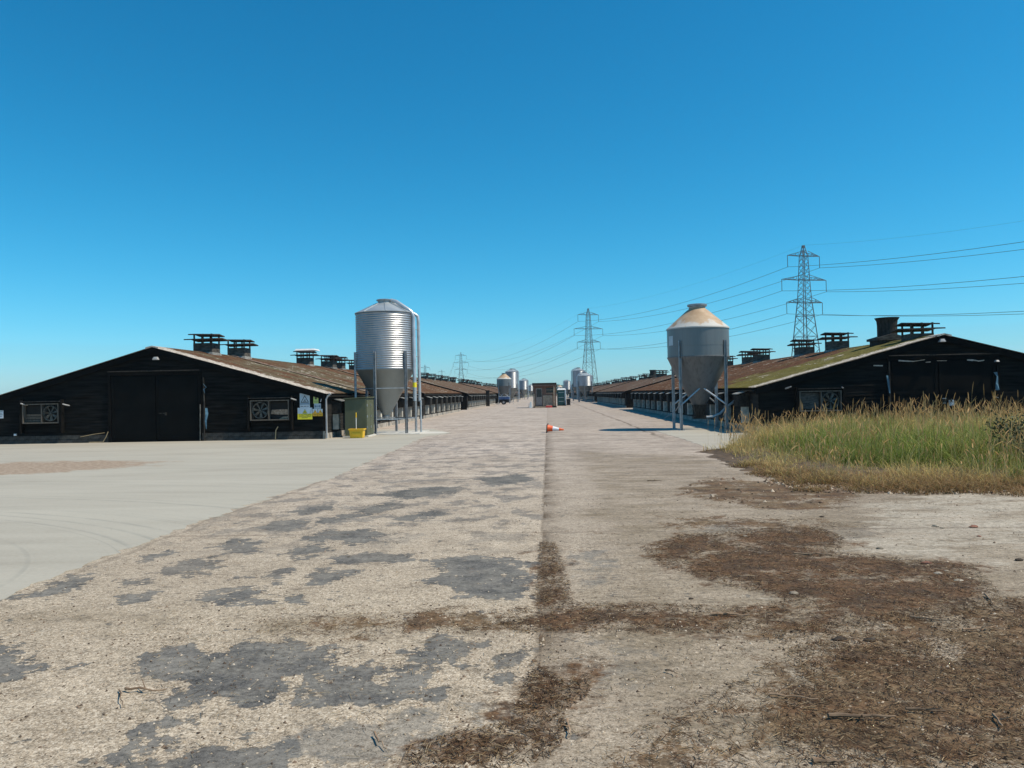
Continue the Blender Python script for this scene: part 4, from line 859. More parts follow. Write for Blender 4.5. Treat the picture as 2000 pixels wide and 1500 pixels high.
# ------------------------------------------------------------------ silos
def silo_ribbed(cx, cy, label, top=5.98, sh=5.34, cb=2.84, n=26, r=1.28, tip=.80, far=False, pipeside=1, th=22):
    t=thing('feed_silo',(cx,cy,0),label,'silo','feed silos standing beside the sheds'); c=(cx,cy); seg=72 if not far else 36
    prof=[]; H=sh-cb
    for i in range(n*8+1):
        z=cb+H*i/(n*8); prof.append((r+.112*H/n*math.sin(2*math.pi*i/8),z))
    MB().lathe(prof,c,seg).build('barrel',M['silo_galv'],t,smooth=True)
    rp=[(r+.03,sh-.02),(r+.035,sh+.01)]; k=8
    MB().lathe([(r+.03,sh-.025),(r+.04,sh+.005),(.30,top-.17),(.30,top-.15)],c,seg).build('cone_roof',M['silo_roof'],t,smooth=True)
    g=MB()
    for i in range(8):
        a=2*math.pi*(i+.3)/8; g.bar((cx+(r+.03)*math.cos(a),cy+(r+.03)*math.sin(a),sh+.018),(cx+.31*math.cos(a),cy+.31*math.sin(a),top-.155),.025,.025)
    each(g,'roof_seam',M['silo_roof'],t)
    MB().lathe([(.29,top-.18),(.30,top-.06),(.35,top-.06),(.36,top-.02),(.30,top),(.0,top+.01)],c,28).build('lid',M['steel'],t,smooth=True)
    MB().lathe([(.14,tip),(.17,tip+.02),(r*.60,(cb+tip)/2+.06),(r*.61,(cb+tip)/2+.07),(r+.012,cb-.03),(r+.03,cb-.02),(r+.03,cb+.01)],c,seg,capb=True).build('hopper_cone',M['silo_cone'],t,smooth=True)
    g=MB()
    for i in range(6):   # riveted seams of the hopper
        a=2*math.pi*(i+.5)/6+.3
        for j in range(18 if not far else 0):
            f=.06+.9*j/18; rr=.16+(r-.15)*f; z=tip+(cb-tip)*f; g.box(cx+(rr+.006)*math.cos(a)-.009,cx+(rr+.006)*math.cos(a)+.009,cy+(rr+.006)*math.sin(a)-.009,cy+(rr+.006)*math.sin(a)+.009,z,z+.018)
    if g.v: g.build('rivet_line',M['steel'],t,kind='stuff')
    g=MB(); g.lathe([(.15,tip+.02),(.16,tip-.05),(.10,tip-.16)],c,16,capb=False,capt=True); g.build('outlet',M['steel'],t,smooth=True)
    lt=cb+.78; feet=[]
    for i in range(6):
        a=R(th+60*i); ux,uy=math.cos(a),math.sin(a); x,y=cx+ux*(r+.06),cy+uy*(r+.06); feet.append((x,y))
        g=MB(); vx,vy=-uy,ux; w=.048; d=.045
        # open channel section leg
        for (o1,o2,t1,t2) in ((-w,-w+.012,-d,d),(w-.012,w,-d,d),(-w,w,-d,-d+.012)):
            P=[(x+vx*o1+ux*t1,y+vy*o1+uy*t1),(x+vx*o2+ux*t1,y+vy*o2+uy*t1),(x+vx*o2+ux*t2,y+vy*o2+uy*t2),(x+vx*o1+ux*t2,y+vy*o1+uy*t2)]
            g.hexa([(p[0],p[1],0.01) for p in P][::-1],[(p[0],p[1],lt) for p in P][::-1])
        g.box(x-.1,x+.1,y-.1,y+.1,.006,.022); g.build('leg',M['steel'],t)
    for i in range(6):
        g=MB(); (xa,ya),(xb,yb)=feet[i],feet[(i+1)%6]
        g.bar((xa,ya,.66),(xb,yb,.66),.05,.05); g.bar((xa,ya,2.0),(xb,yb,2.0),.035,.035); each(g,'brace',M['steel'],t)
    if far:
        s_=1 if cx<0 else -1; e_=cx+s_*(r+.16)
        MB().tube([(cx+s_*.3,cy-.1,top-.06),(cx+s_*.6,cy-.15,top-.12),(e_-s_*.2,cy-.3,sh+.18),(e_,cy-.3,sh-.1),(e_,cy-.3,.5)],.09,8).build('fill_pipe',M['pipe'],t,smooth=True)
    return t,feet
sx,sy=-7.22,34.0
tS,feet=silo_ribbed(sx,sy,'tall ribbed galvanised silo on six legs beside the green cabinet')
# fill pipe and vent pipe of the near silo
pr_=.085; ex=sx+1.34; ey=sy-.25
MB().tube([(sx+.30,sy-.05,5.93),(sx+.55,sy-.08,5.86),(ex-.22,ey,5.47),(ex-.08,ey,5.36),(ex-.01,ey,5.15),(ex,ey,2.0),(ex,ey,1.42)],pr_,14).build('fill_pipe',M['pipe'],tS,smooth=True)
MB().tube([(sx+.28,sy+.25,5.85),(ex-.05,ey+.5,5.33),(ex+.10,ey+.52,5.22),(ex+.12,ey+.54,5.0),(ex+.12,ey+.54,1.40)],pr_*.85,12).build('vent_pipe',M['pipe'],tS,smooth=True)
g=MB()
for z in (4.6,3.4,2.2,1.7): g.bar((sx+1.28*math.cos(-.17),sy+1.28*math.sin(-.17),z),(ex+.14,ey+.5,z),.04,.02); g.bar((sx+1.27,ey,z),(ex,ey,z),.04,.02)
each(g,'pipe_bracket',M['steel'],tS)
MB().lathe([(pr_+.004,2.02),(pr_+.004,2.24)],(ex,ey),14).build('yellow_sticker',M['signyellow'],tS,smooth=True)
MB().tube([(ex+.2,ey+.35,0),(ex+.2,ey+.35,1.45)],.045,10).build('pipe_post',M['pipe'],tS,smooth=True)
MB().tube([(sx+.15,sy+.1,.62),(sx-.4,sy+.3,.55),(-8.9,sy+1.1,.9)],.06,10).build('auger_tube',M['oldblack'],tS,smooth=True)
MB().box(sx-.9,sx+1.7,sy-1.3,sy+1.5,.008,.03).build('foot_slab',M['paleconcrete'],tS)
def silo_cone(cx,cy,label,roofmat='silo_stained',near=True,legs=4,h=1.0):
    r=1.28; t=thing('feed_silo',(cx,cy,0),label,'silo','feed silos standing beside the sheds'); c=(cx,cy); seg=64 if near else 32
    MB().lathe([(r,3.06),(r,3.5),(r+.006,3.505),(r+.006,4.24),(r,4.245),(r,4.27)],c,seg).build('barrel',M['silo_painted'],t,smooth=True)
    MB().lathe([(r+.035,4.23),(r+.03,4.28),(.46,5.03),(.36,5.10),(.34,5.16)],c,seg).build('cone_roof',M[roofmat],t,smooth=True)
    MB().lathe([(.335,5.13),(.34,5.20),(.41,5.22),(.415,5.30),(.36,5.315),(0,5.325)],c,28).build('lid',M['steel'],t,smooth=True)
    MB().lathe([(.27,1.03),(.29,1.05),(r*.82,2.5),(r-.005,3.0),(r+.02,3.03),(r+.02,3.07),(r,3.08)],c,seg,capb=True).build('hopper_cone',M['silo_paintcone'],t,smooth=True)
    g=MB(); g.hexa([(cx-.16,cy-.16,.56),(cx+.16,cy-.16,.56),(cx+.16,cy+.16,.56),(cx-.16,cy+.16,.56)],[(cx-.28,cy-.28,1.04),(cx+.28,cy-.28,1.04),(cx+.28,cy+.28,1.04),(cx-.28,cy+.28,1.04)]); g.box(cx-.28,cx+.26,cy-.14,cy+.14,.44,.56)
    g.build('outlet_boot',M['oldblack'],t)
    lg=[(-1,-1),(1,-1),(-1,1),(1,1)]; d=.93
    for i,(a,b_) in enumerate(lg):
        x,y=cx+a*d,cy+b_*d; g=MB(); s=.055
        for o1,o2,p1,p2 in ((-s,-s+.014,-s,s),(s-.014,s,-s,s),(-s,s,-s*b_-.007*b_ if b_>0 else s-.014,-s*b_+.007 if b_>0 else s)):
            u0,u1=sorted((p1,p2)); g.box(x+o1,x+o2,y+u0,y+u1,.01,3.72)
        g.box(x-.11,x+.11,y-.11,y+.11,.006,.02); g.build('leg',M['steel'],t)
        hx=.55; g=MB(); g.tube([(x,y,1.05),(cx+a*.06,cy+b_*.60,1.75)],.032,8); g.build('strut',M['pipe'],t,smooth=True)
    if near:
        g=MB(); a,b_=-1,-1; g.tube([(cx-d,cy-d,1.15),(cx-d-.05,cy+.1,.8),(cx-d-.45,cy+.7,.45)],.02,6); g.build('stay_rod',M['steel'],t)
        # feed tube bending from the boot into the shed
        MB().tube([(cx+.2,cy-.02,.50),(cx+.55,cy-.05,.52),(cx+.85,cy-.05,.64),(cx+1.15,cy-.05,.92),(cx+1.6,cy,1.25),(cx+2.1,cy+.1,1.5)],.055,12).build('feed_tube',M['pipe'],t,smooth=True)
        g=MB(); a0=R(200)
        g2=[]
        for k in range(6):
            a=R(192+k*3); g2.append((cx+(r+.010)*math.cos(a),cy+(r+.010)*math.sin(a)))
        for k in range(5): g.quad((*g2[k],3.55),(*g2[k+1],3.55),(*g2[k+1],3.95),(*g2[k],3.95))
        g.build('label_sheet',M['signgrey'],t)
    return t
silo_cone(6.42,33.0,'grey painted silo with tan-stained cone top on four legs, in front of the right shed')
silo_cone(-7.6,134,'far grey silo with white cone top behind the blue trailer',near=False)
silo_ribbed(-7.2,154,'tall shiny silver silo just behind the far white-topped silo',top=6.75,sh=6.1,far=True)
silo_ribbed(-6.9,219,'slim silver silo left of the brown hut, third back from the left shed row',far=True,n=20)
silo_ribbed(-8,360,'farthest silver silo on the left, tiny beside the hut corner',far=True,n=10)
silo_ribbed(6.3,156,'tallest dark ribbed silo on the right side near the distant pylon',top=6.75,sh=6.1,far=True)
silo_ribbed(6.55,134,'dark ribbed silo with bright lower stripe in front of the taller one on the right',top=5.25,sh=4.55,cb=2.8,far=True,n=16)
silo_ribbed(7.0,275,'small far ribbed silo right of the green portable toilet',top=6.3,sh=5.8,far=True,n=12)
silo_cone(5.3,345,'farthest silo with white cone top peeping over the portable toilet',near=False)

# ------------------------------------------------------------------ things by the left silo
t=thing('cabinet',(-7.75,31.5,0),'olive green metal cabinet between the left shed and the galvanised silo','cabinet')
x0,_=PY(674,840,31.0); x1,_=PY(715.5,840,31.0); y0,y1=31.0,32.3
MB().hexa([(x0,y0,.06),(x1,y0,.06),(x1,y1,.06),(x0,y1,.06)],[(x0,y0,1.55),(x1,y0,1.58),(x1,y1,1.58),(x0,y1,1.55)]).build('body',M['greenbox'],t,bevel=.006)
MB().hexa([(x0-.06,y0-.06,1.555),(x1+.06,y0-.06,1.60),(x1+.06,y1+.06,1.60),(x0-.06,y1+.06,1.555)],[(x0-.06,y0-.06,1.60),(x1+.06,y0-.06,1.645),(x1+.06,y1+.06,1.645),(x0-.06,y1+.06,1.60)]).build('lid',M['greenbox'],t,bevel=.006)
for a,b_ in ((y0+.03,(y0+y1)/2-.01),((y0+y1)/2+.01,y1-.03)):
    o=MB().box(x1,x1+.025,a,b_,.10,1.52).build('door',M['greenbox'],t)
    g=MB(); 
    for z in (.35,.8,1.25): g.box(x1+.025,x1+.045,a+.01,a+.06,z,z+.1)
    each(g,'hinge',M['steel'],o)
MB().box(x0-.08,x1+.1,y0-.1,y1+.08,.007,.06).build('base_slab',M['paleconcrete'],t)
bx0,_=PY(682,850,30.3); bx1,_=PY(709.5,850,30.3); 
t=thing('yellow_tub',((bx0+bx1)/2,30.45,0),'bright yellow plastic tub on the concrete in front of the green cabinet','tub')
g=MB(); yb0,yb1=30.28,30.68; 
g.hexa([(bx0+.03,yb0+.03,.01),(bx1-.03,yb0+.03,.01),(bx1-.03,yb1-.03,.01),(bx0+.03,yb1-.03,.01)],[(bx0,yb0,.34),(bx1,yb0,.34),(bx1,yb1,.34),(bx0,yb1,.34)]); g.build('body',M['yellow'],t,bevel=.012)
g=MB(); 
for a,b_,c,d in ((bx0-.03,bx1+.03,yb0-.03,yb0+.01),(bx0-.03,bx1+.03,yb1-.01,yb1+.03),(bx0-.03,bx0+.01,yb0+.01,yb1-.01),(bx1-.01,bx1+.03,yb0+.01,yb1-.01)): g.box(a,b_,c,d,.33,.375)
g.build('rim',M['yellow'],t); MB().box(bx0+.12,bx1-.12,yb0-.008,yb0+.02,.12,.22).build('moulding',M['yellow'],t)
hx,_=PY(696,820,30.5)
t=thing('brush',(hx,30.45,0),'brush with white handle and yellow grip standing in the yellow tub','brush')
MB().tube([(hx,30.45,.05),(hx-.01,30.5,.82)],.014,8).build('handle',M['whitepaint'],t,smooth=True); MB().tube([(hx-.01,30.5,.82),(hx-.012,30.51,1.02)],.022,8).build('grip',M['yellow'],t,smooth=True); MB().box(hx-.11,hx+.11,30.42,30.48,.03,.10).build('head',M['yellow'],t)

# ------------------------------------------------------------------ traffic cone on its side
def traffic_cone():
    cx,cy=G(1066,845); t=thing('traffic_cone',(cx+.3,cy,0),'orange and white traffic cone lying on its side in the middle of the road','cone')
    ax=Vector((1,-.12,-.105)).normalized(); base=Vector((cx+.06,cy,.185))
    def ringed(parts, mat, name):
        g=MB(); P=[base+ax*d for d,_ in parts]; g.tube(P,[r for _,r in parts],28,cap=False); return g.build(name,mat,t,smooth=True)
    ringed([(.025,.155),(.05,.142),(.24,.108)],M['orange'],'lower_band'); ringed([(.24,.109),(.50,.062)],M['conewhite'],'reflective_band'); 
    g=MB(); g.tube([base+ax*.50,base+ax*.70,base+ax*.705],[.061,.028,.018],24,cap=True); g.build('tip',M['orange'],t,smooth=True)
    u=Vector((0,1,0)); v=ax.cross(u).normalized(); u=v.cross(ax); g=MB(); s=.185
    u2=(u*math.cos(.15)+v*math.sin(.15)); v2=(-u*math.sin(.15)+v*math.cos(.15))
    b_=[base+u2*a*s+v2*c*s for a,c in ((-1,-1),(1,-1),(1,1),(-1,1))]; g.hexa([p-ax*.015 for p in b_],[p+ax*.025 for p in b_]); g.build('base',M['rubber'],t,bevel=.015)
traffic_cone()
# ------------------------------------------------------------------ hut, portable toilet, items
hy=88.5
def hut():
    x0,_=PY(1041.5,780,hy); x1,_=PY(1086,780,hy); H=2.82; D=2.6
    t=thing('site_hut',((x0+x1)/2,hy+D/2,0),'small brown timber hut with flat overhanging roof in the middle of the road','hut')
    MB().box(x0,x1,hy,hy+D,.12,H-.1).build('wall',M['hutboard'],t)
    n=14; w=(x1-x0)/n
    for i in range(n):
        MB().box(x0+i*w+.006,x0+(i+1)*w-.006,hy-.03,hy-.001,1.62 if 8>i>4 or i>8 else .2,H-.15).build('board',M['hutboard'],t)
    MB().hexa([(x0-.10,hy-.45,H-.18),(x1+.08,hy-.45,H-.18),(x1+.08,hy+D+.1,H-.3),(x0-.10,hy+D+.1,H-.3)],[(x0-.10,hy-.45,H+.02),(x1+.08,hy-.45,H+.02),(x1+.08,hy+D+.1,H-.12),(x0-.10,hy+D+.1,H-.12)]).build('roof',M['oldblack'],t)
    MB().box(x0-.06,x1+.04,hy-.42,hy-.38,H-.36,H-.181).build('fascia_board',M['hutboard'],t)
    xd0,xd1=x0+.32,x0+1.02
    d=MB().box(xd0,xd1,hy-.07,hy-.032,.25,2.25).build('door',M['hutdoor'],t); MB().box(xd0+.08,xd1-.06,hy-.085,hy-.071,1.22,2.12).build('door_glass',M['darkglass'],d)
    g=MB(); g.box(xd0-.07,xd0-.002,hy-.09,hy-.03,.2,2.32); g.box(xd1+.002,xd1+.07,hy-.09,hy-.03,.2,2.32); g.box(xd0-.07,xd1+.07,hy-.09,hy-.03,2.322,2.4); g.build('door_frame',M['hutboard'],t)
    MB().box(xd1+.10,x1-.38,hy-.10,hy-.035,.22,1.40).build('panel',M['hutpale'],t)
    wv=MB().box(x1-1.1,x1-.22,hy-.06,hy-.032,1.72,2.25).build('window',M['darkglass'],t)
    g=MB(); g.box(x1-1.15,x1-.2,hy-.09,hy-.061,2.0,2.04); g.box(x1-1.15,x1-.2,hy-.09,hy-.061,1.62,1.68); each(g,'window_bar',M['hutpale'],wv)
    MB().box(x1-.30,x1-.14,hy-.28,hy-.12,.12,2.45).build('porch_post',M['hutpale'],t); MB().box(x0+.02,x0+.22,hy-.2,hy-.04,.1,1.6).build('side_post',M['hutpale'],t)
    MB().box(x0-.02,x1+.05,hy-.35,hy+D,.03,.14).build('skid_base',M['oldblack'],t); MB().box(xd0-.1,xd1+.5,hy-.65,hy-.36,.008,.16).build('step',M['hutpale'],t)
    # red and white barrier block lying in front
    b0,_=PY(1066,793,hy-.8); t2=thing('barrier_block',(b0+.4,hy-.9,0),'red plastic barrier block with pale top lying before the hut','barrier')
    MB().box(b0,b0+.72,hy-1.1,hy-.8,.01,.22).build('body',M['redplastic'],t2,bevel=.03); MB().box(b0+.04,b0+.68,hy-1.06,hy-.84,.221,.30).build('top',M['hutpale'],t2,bevel=.02)
    t3=thing('timber_baulk',(x1-.3,hy-.8,0),'dark timber baulk on the ground right of the red barrier block','timber'); MB().box(b0+.76,x1+.02,hy-1.0,hy-.78,.01,.2).build('beam',M['oldblack'],t3,bevel=.01)
    # grey drum / frame left of the hut
    c0,_=PY(1036,790,hy-.5); t4=thing('cable_stand',(c0,hy-.5,0),'small pale grey stand with a wire hoop left of the hut','stand')
    MB().hexa([(c0-.16,hy-.7,.0),(c0+.18,hy-.7,0),(c0+.18,hy-.3,0),(c0-.16,hy-.3,0)],[(c0-.02,hy-.6,.72),(c0+.12,hy-.6,.72),(c0+.12,hy-.4,.72),(c0-.02,hy-.4,.72)]).build('body',M['portapale'],t4,bevel=.02)
    MB().tube([(c0-.22,hy-.6,.02),(c0-.22,hy-.6,.4),(c0-.12,hy-.6,.5),(c0,hy-.6,.45)],.02,6).build('hoop',M['pvcgrey'],t4,smooth=True)
hut()
def toilet():
    Y=99; x0,_=PY(1088.5,780,Y); x1,_=PY(1104,780,Y); t=thing('portable_toilet',((x0+x1)/2,Y+.55,0),'dark green portable toilet with white domed roof beside the hut','toilet')
    MB().box(x0,x1-.06,Y+.02,Y+1.1,.1,2.02).build('body',M['portagreen'],t,bevel=.03)
    MB().box(x1-.06,x1+.12,Y-.02,Y+1.12,.1,2.03).build('sunlit_side_panel',M['portapale'],t,bevel=.02)  # sunlit right side put in as a pale-coloured panel
    d=MB().box(x0+.1,x1-.14,Y-.03,Y+.015,.14,1.95).build('door',M['portagreen'],t)
    for z in (.55,1.05,1.7): MB().box(x0+.16,x1-.2,Y-.042,Y-.031,z,z+.035).build('moulding',M['portapale'],d)
    MB().hexa([(x0-.04,Y-.06,2.03),(x1+.14,Y-.06,2.03),(x1+.14,Y+1.15,2.03),(x0-.04,Y+1.15,2.03)],[(x0+.1,Y+.1,2.24),(x1-.02,Y+.1,2.24),(x1-.02,Y+1.0,2.24),(x0+.1,Y+1.0,2.24)]).build('roof',M['whitepaint'],t,bevel=.03)
    MB().tube([(x0+.25,Y+.9,2.2),(x0+.25,Y+.9,2.45)],.05,8).build('vent_pipe',M['whitepaint'],t); MB().box(x0,x1+.1,Y,Y+1.1,.02,.1).build('skid',M['rubber'],t)
    b0=x1+.16; t=thing('shadow_bin',(b0+.3,Y-.3,0),'black bin shape standing for the shadow side right of the portable toilet','bin')  # dark bin shape added in place of a shadow side
    MB().hexa([(b0+.04,Y-.5,.06),(b0+.46,Y-.5,.06),(b0+.46,Y,.06),(b0+.04,Y,.06)],[(b0,Y-.6,.82),(b0+.5,Y-.6,.82),(b0+.5,Y+.05,.82),(b0,Y+.05,.82)]).build('body',M['rubber'],t,bevel=.02)
    MB().hexa([(b0-.02,Y-.64,.822),(b0+.52,Y-.64,.822),(b0+.52,Y+.09,.822),(b0-.02,Y+.09,.822)],[(b0+.02,Y-.6,.87),(b0+.48,Y-.6,.87),(b0+.48,Y+.05,.92),(b0+.02,Y+.05,.92)]).build('lid',M['rubber'],t)
    for s in (b0+.02,b0+.48): MB().tube([(s-.02,Y+.02,.1),(s+.02,Y+.02,.1)],.1,12).build('wheel',M['rubber'],t)
toilet()
def trailer():
    Y=120; x0,_=PY(974,780,Y); x1,_=PY(994.5,780,Y); t=thing('blue_trailer',((x0+x1)/2,Y+.9,0),'small blue farm trailer with one dark wheel facing us, below the far white-topped silo','trailer')
    g=MB(); g.hexa([(x0+.05,Y,.80),(x1,Y,.80),(x1,Y+1.5,.80),(x0+.05,Y+1.5,.80)],[(x0,Y-.05,1.18),(x1+.02,Y-.05,1.24),(x1+.02,Y+1.5,1.24),(x0,Y+1.5,1.18)]); g.build('body',M['blue'],t,bevel=.02)
    MB().box(x0-.03,x1+.05,Y-.08,Y+1.52,1.241,1.29).build('rail',M['portapale'],t)
    for yy in (Y-.02,Y+1.35):
        w=MB().tube([(( x0+x1)/2-.05,yy-.14,.36),((x0+x1)/2-.05,yy+.0,.36)],.36,22).build('wheel',M['rubber'],t); MB().tube([((x0+x1)/2-.05,yy-.16,.36),((x0+x1)/2-.05,yy-.141,.36)],.16,14).build('rim',M['pvcgrey'],w)
        g=MB(); P=[((x0+x1)/2-.05+.46*math.cos(a),yy-.07,.36+.46*math.sin(a)) for a in [math.pi*k/8 for k in range(9)]]
        for k in range(8): g.bar(P[k],P[k+1],.22,.02)
        g.build('mudguard',M['fandark'],t)
    MB().box(x0+.05,x1-.05,Y+.05,Y+1.4,.30,.799).build('chassis',M['rubber'],t); MB().tube([(x1,Y+.7,.42),(x1+.55,Y+.7,.4),(x1+.6,Y+.7,.02)],.04,8).build('drawbar',M['pvcgrey'],t)
    MB().box(x0-.35,x0+.05,Y-.4,Y-.1,.01,.12).build('kerb_stone',M['paleconcrete'],t)
trailer()
# black flue standing by the left sheds
fx=XL+.55; fy=107; t=thing('black_duct',(fx,fy,0),'black square duct standing against the left shed before the blue trailer','duct')
MB().box(fx-.28,fx+.2,fy-.3,fy+.3,0,2.15).build('casing',M['oldblack'],t); MB().box(fx-.34,fx+.26,fy-.36,fy+.36,2.152,2.22).build('cap',M['oldblack'],t)

# ------------------------------------------------------------------ pylons and lines
PH=47.0
LV=[(0,4.0),(9,3.25),(17,2.6),(24,2.0),(28.8,1.55),(32.5,1.35),(36,1.2),(40,1.05),(43.6,.9),(45.6,.45),(47,.22)]
ARM=[(28.8,6.6),(36.0,8.2),(43.6,5.9)]
def pylon_mesh():
    g=MB()
    def cw(z):
        for (a,wa),(b_,wb) in zip(LV,LV[1:]):
            if a<=z<=b_: return wa+(wb-wa)*(z-a)/(b_-a)
    cor=lambda z: [(-cw(z),-cw(z),z),(cw(z),-cw(z),z),(cw(z),cw(z),z),(-cw(z),cw(z),z)]
    zs=[0,9,14,18,21.5,24.5,26.8,28.8,30.6,32.4,34.2,36,37.9,39.8,41.7,43.6,45.6,47]
    for a,b_ in zip(zs,zs[1:]):
        A,B=cor(a),cor(b_)
        for k in range(4):
            g.bar(A[k],B[k],.21 if a<28 else .16); k2=(k+1)%4
            g.bar(A[k],B[k2],.085); g.bar(A[k2],B[k],.085)
            if a in(9,18,24.5,28.8,36,43.6) : g.bar(A[k],A[k2],.12)
    return g
def arm_mesh(z,L):
    g=MB(); w=1.0 if z>40 else (1.25 if z>30 else 1.6)
    for s in (-1,1):
        tip=(s*L,0,z); 
        for yy in (-w,w): g.bar((s*w,yy,z),tip,.15); g.bar((s*w,yy,z-1.35 if False else z+1.35),tip,.13)
        for f in (.3,.6):
            x=s*(w+(L-w)*f); ww=w*(1-f); g.bar((x,-ww,z),(x,ww,z),.09); g.bar((x,-ww,z),(x,-ww,z+1.35*(1-f)),.09); g.bar((x,ww,z),(x,ww,z+1.35*(1-f)),.09)
            g.bar((x,-ww,z+1.35*(1-f)),(x+s*(L-w)*.28,-ww*.4,z),.08)
    return g
PYL=[]
def pylon(loc, yaw, label, sc=1.0, proto=[None]):
    if proto[0] is None:
        t=thing('pylon',(0,0,0),label,'pylon','lattice pylons crossing behind the farm'); pylon_mesh().build('lattice_tower',M['pylon'],t)
        for z,L in ARM:
            a=arm_mesh(z,L).build('crossarm',M['pylon'],t)
            for s in (-1,1): MB().tube([(s*L,0,z),(s*L,0,z-3.6)],.10,6).build('insulator',M['insul'],a)
        proto[0]=t
    else:
        t=dup(proto[0],(0,0,0)); t['label']=label
    t.location=loc; t.rotation_euler=(0,0,yaw); t.scale=(sc,)*3; WL[t.name]=Vector(loc); return t
def pdir(a,b): return math.atan2(b[1]-a[1],b[0]-a[0])-math.pi/2
A0=(81.5+94,247-285); P1=(81.8,247); P2=(22.6,416); P3=(-91,807); P4=(-184,1330); P5=(-145,905)
H1=pdir(A0,P2); H2=pdir(P1,P3); H3=pdir(P2,P4)
pylon((*P1,0),H1,'nearest and tallest steel lattice pylon, above the right shed roof'); pylon((*P2,0),H2,'middle lattice pylon behind the far silos on the right')
pylon((*P3,-.5),H3,'distant lattice pylon above the left shed roofs'); pylon((*P4,-1),H3,'very distant tiny pylon left of the distant lattice pylon',1.0)
pylon((*P5,-9),H3+.1,'distant pylon with only its top showing behind the roof vents at left',1.0); pylon((*A0,0),H1,'pylon of the same line off to the right',1.0)
def attach(P,H,base,k,s,sc=1):
    if k<0: return Vector((P[0],P[1],base+47))
    z,L=ARM[k]; return Vector((P[0]+math.cos(H)*s*L,P[1]+math.sin(H)*s*L,base+z-3.65))
CH=[(A0,H1,0),(P1,H1,0),(P2,H2,0),(P3,H3,-.5),(P4,H3,-1)]; SAG=[10.2,3.6,10,16]
names=['lower','middle','upper']
def cable(k,s,label):
    pts=[]
    for i in range(4):
        a=attach(*CH[i],k,s); b_=attach(*CH[i+1],k,s); n=26; sg=SAG[i]*((1.2,.8,.8,.8)[i] if k<0 else 1)
        for j in range(n+(i==3)):
            f=j/n; p=a.lerp(b_,f); p.z-=4*sg*f*(1-f); pts.append(p)
    o=MB().tube(pts,.055 if k>=0 else .018,5).build('power_cable',M['cable'],loc=pts[0]); tag(o,label,'cable','power cables strung between the pylons')
for k in range(3):
    for s,w in((-1,'far-left'),(1,'right')): cable(k,s,f'power cable on the {w} tips of the {names[k]} crossarms of the pylons')
cable(-1,0,'thin earth wire running over the pylon peaks')

# ------------------------------------------------------------------ far trees
def leafy(name, cx, cy, h, w, label, seed, trunk=True):
    r=np.random.default_rng(seed); n=1500; t=thing(name,(cx,cy,0),label,'tree','far trees beyond the end of the road')
    cl=r.normal(size=(14,3))*np.array([w*.28,w*.28,h*.17])+np.array([0,0,h*.62]); k=r.integers(0,14,n); p=cl[k]+r.normal(size=(n,3))*np.array([w*.10,w*.10,h*.085]); p[:,2]=np.clip(p[:,2],h*.22,h)
    s=.16+.16*r.random((n,1)); d1=r.normal(size=(n,3)); d1/=np.linalg.norm(d1,axis=1,keepdims=True); d2=np.cross(d1,r.normal(size=(n,3))); d2/=np.linalg.norm(d2,axis=1,keepdims=True)
    c=np.stack([p-d1*s,p-d2*s*.7,p+d1*s,p+d2*s*.7],1).reshape(-1,3); qd=np.arange(4*n).reshape(-1,4)
    o=fastmesh('crown',c,qd,M['leaf']); o.parent=t; o.location=(0,0,0)
    g=MB(); g.tube([(cx,cy,0),(cx+.1,cy,h*.4),(cx,cy,h*.7)],[.25,.16,.06],8)
    for q_ in range(4): a=q_*1.6; g.tube([(cx,cy,h*.35+q_*.3),(cx+w*.25*math.cos(a),cy+w*.25*math.sin(a),h*.6)],[.09,.03],6)
    g.build('trunk',M['bark'],t)
M['leaf']=pm('dark_leaf',(.022,.035,.012),(.06,.085,.028),.8,.7,0,0)
TL=['rounded dark tree far off behind the brown hut','bushy dark tree filling the gap right of the portable toilet','tall dark tree behind the small far silo','wide dark tree left of the hut beyond the last silo','dark tree in the gap between the two rows of far silos','dark tree low behind the tallest dark silo','bushy tree at the far end of the left shed row']
for i,(x,y,h_,w_) in enumerate(((1.5,400,5.6,6),(7.5,395,6.0,7),(13,402,6.4,7),(-8,410,5.2,6),(4.5,415,5.0,7),(18,405,5.5,8),(-14,400,5,7))): leafy('tree',x,y,h_,w_,TL[i],40+i)
def wood(y, x0, x1, h_, n, seed, name, skip=None):
    r=np.random.default_rng(seed); X_=r.uniform(x0,x1,n); env=h_*(.65+.35*np.sin(X_*.05+seed)+.25*np.sin(X_*.17)); p=np.stack([X_,y+r.uniform(-15,15,n),r.random(n)**.7*env],1)
    s=.7+.9*r.random((n,1)); d1=r.normal(size=(n,3)); d1/=np.linalg.norm(d1,axis=1,keepdims=True); d2=np.cross(d1,r.normal(size=(n,3))); d2/=np.linalg.norm(d2,axis=1,keepdims=True)
    c=np.stack([p-d1*s,p-d2*s*.7,p+d1*s,p+d2*s*.7],1).reshape(-1,3); o=fastmesh(name,c,np.arange(4*n).reshape(-1,4),M['leaf']); tag(o,'low dark band of far-off woodland along the horizon','wood',kind='stuff')
wood(1500,-1400,1400,7,16000,3,'far_wood')

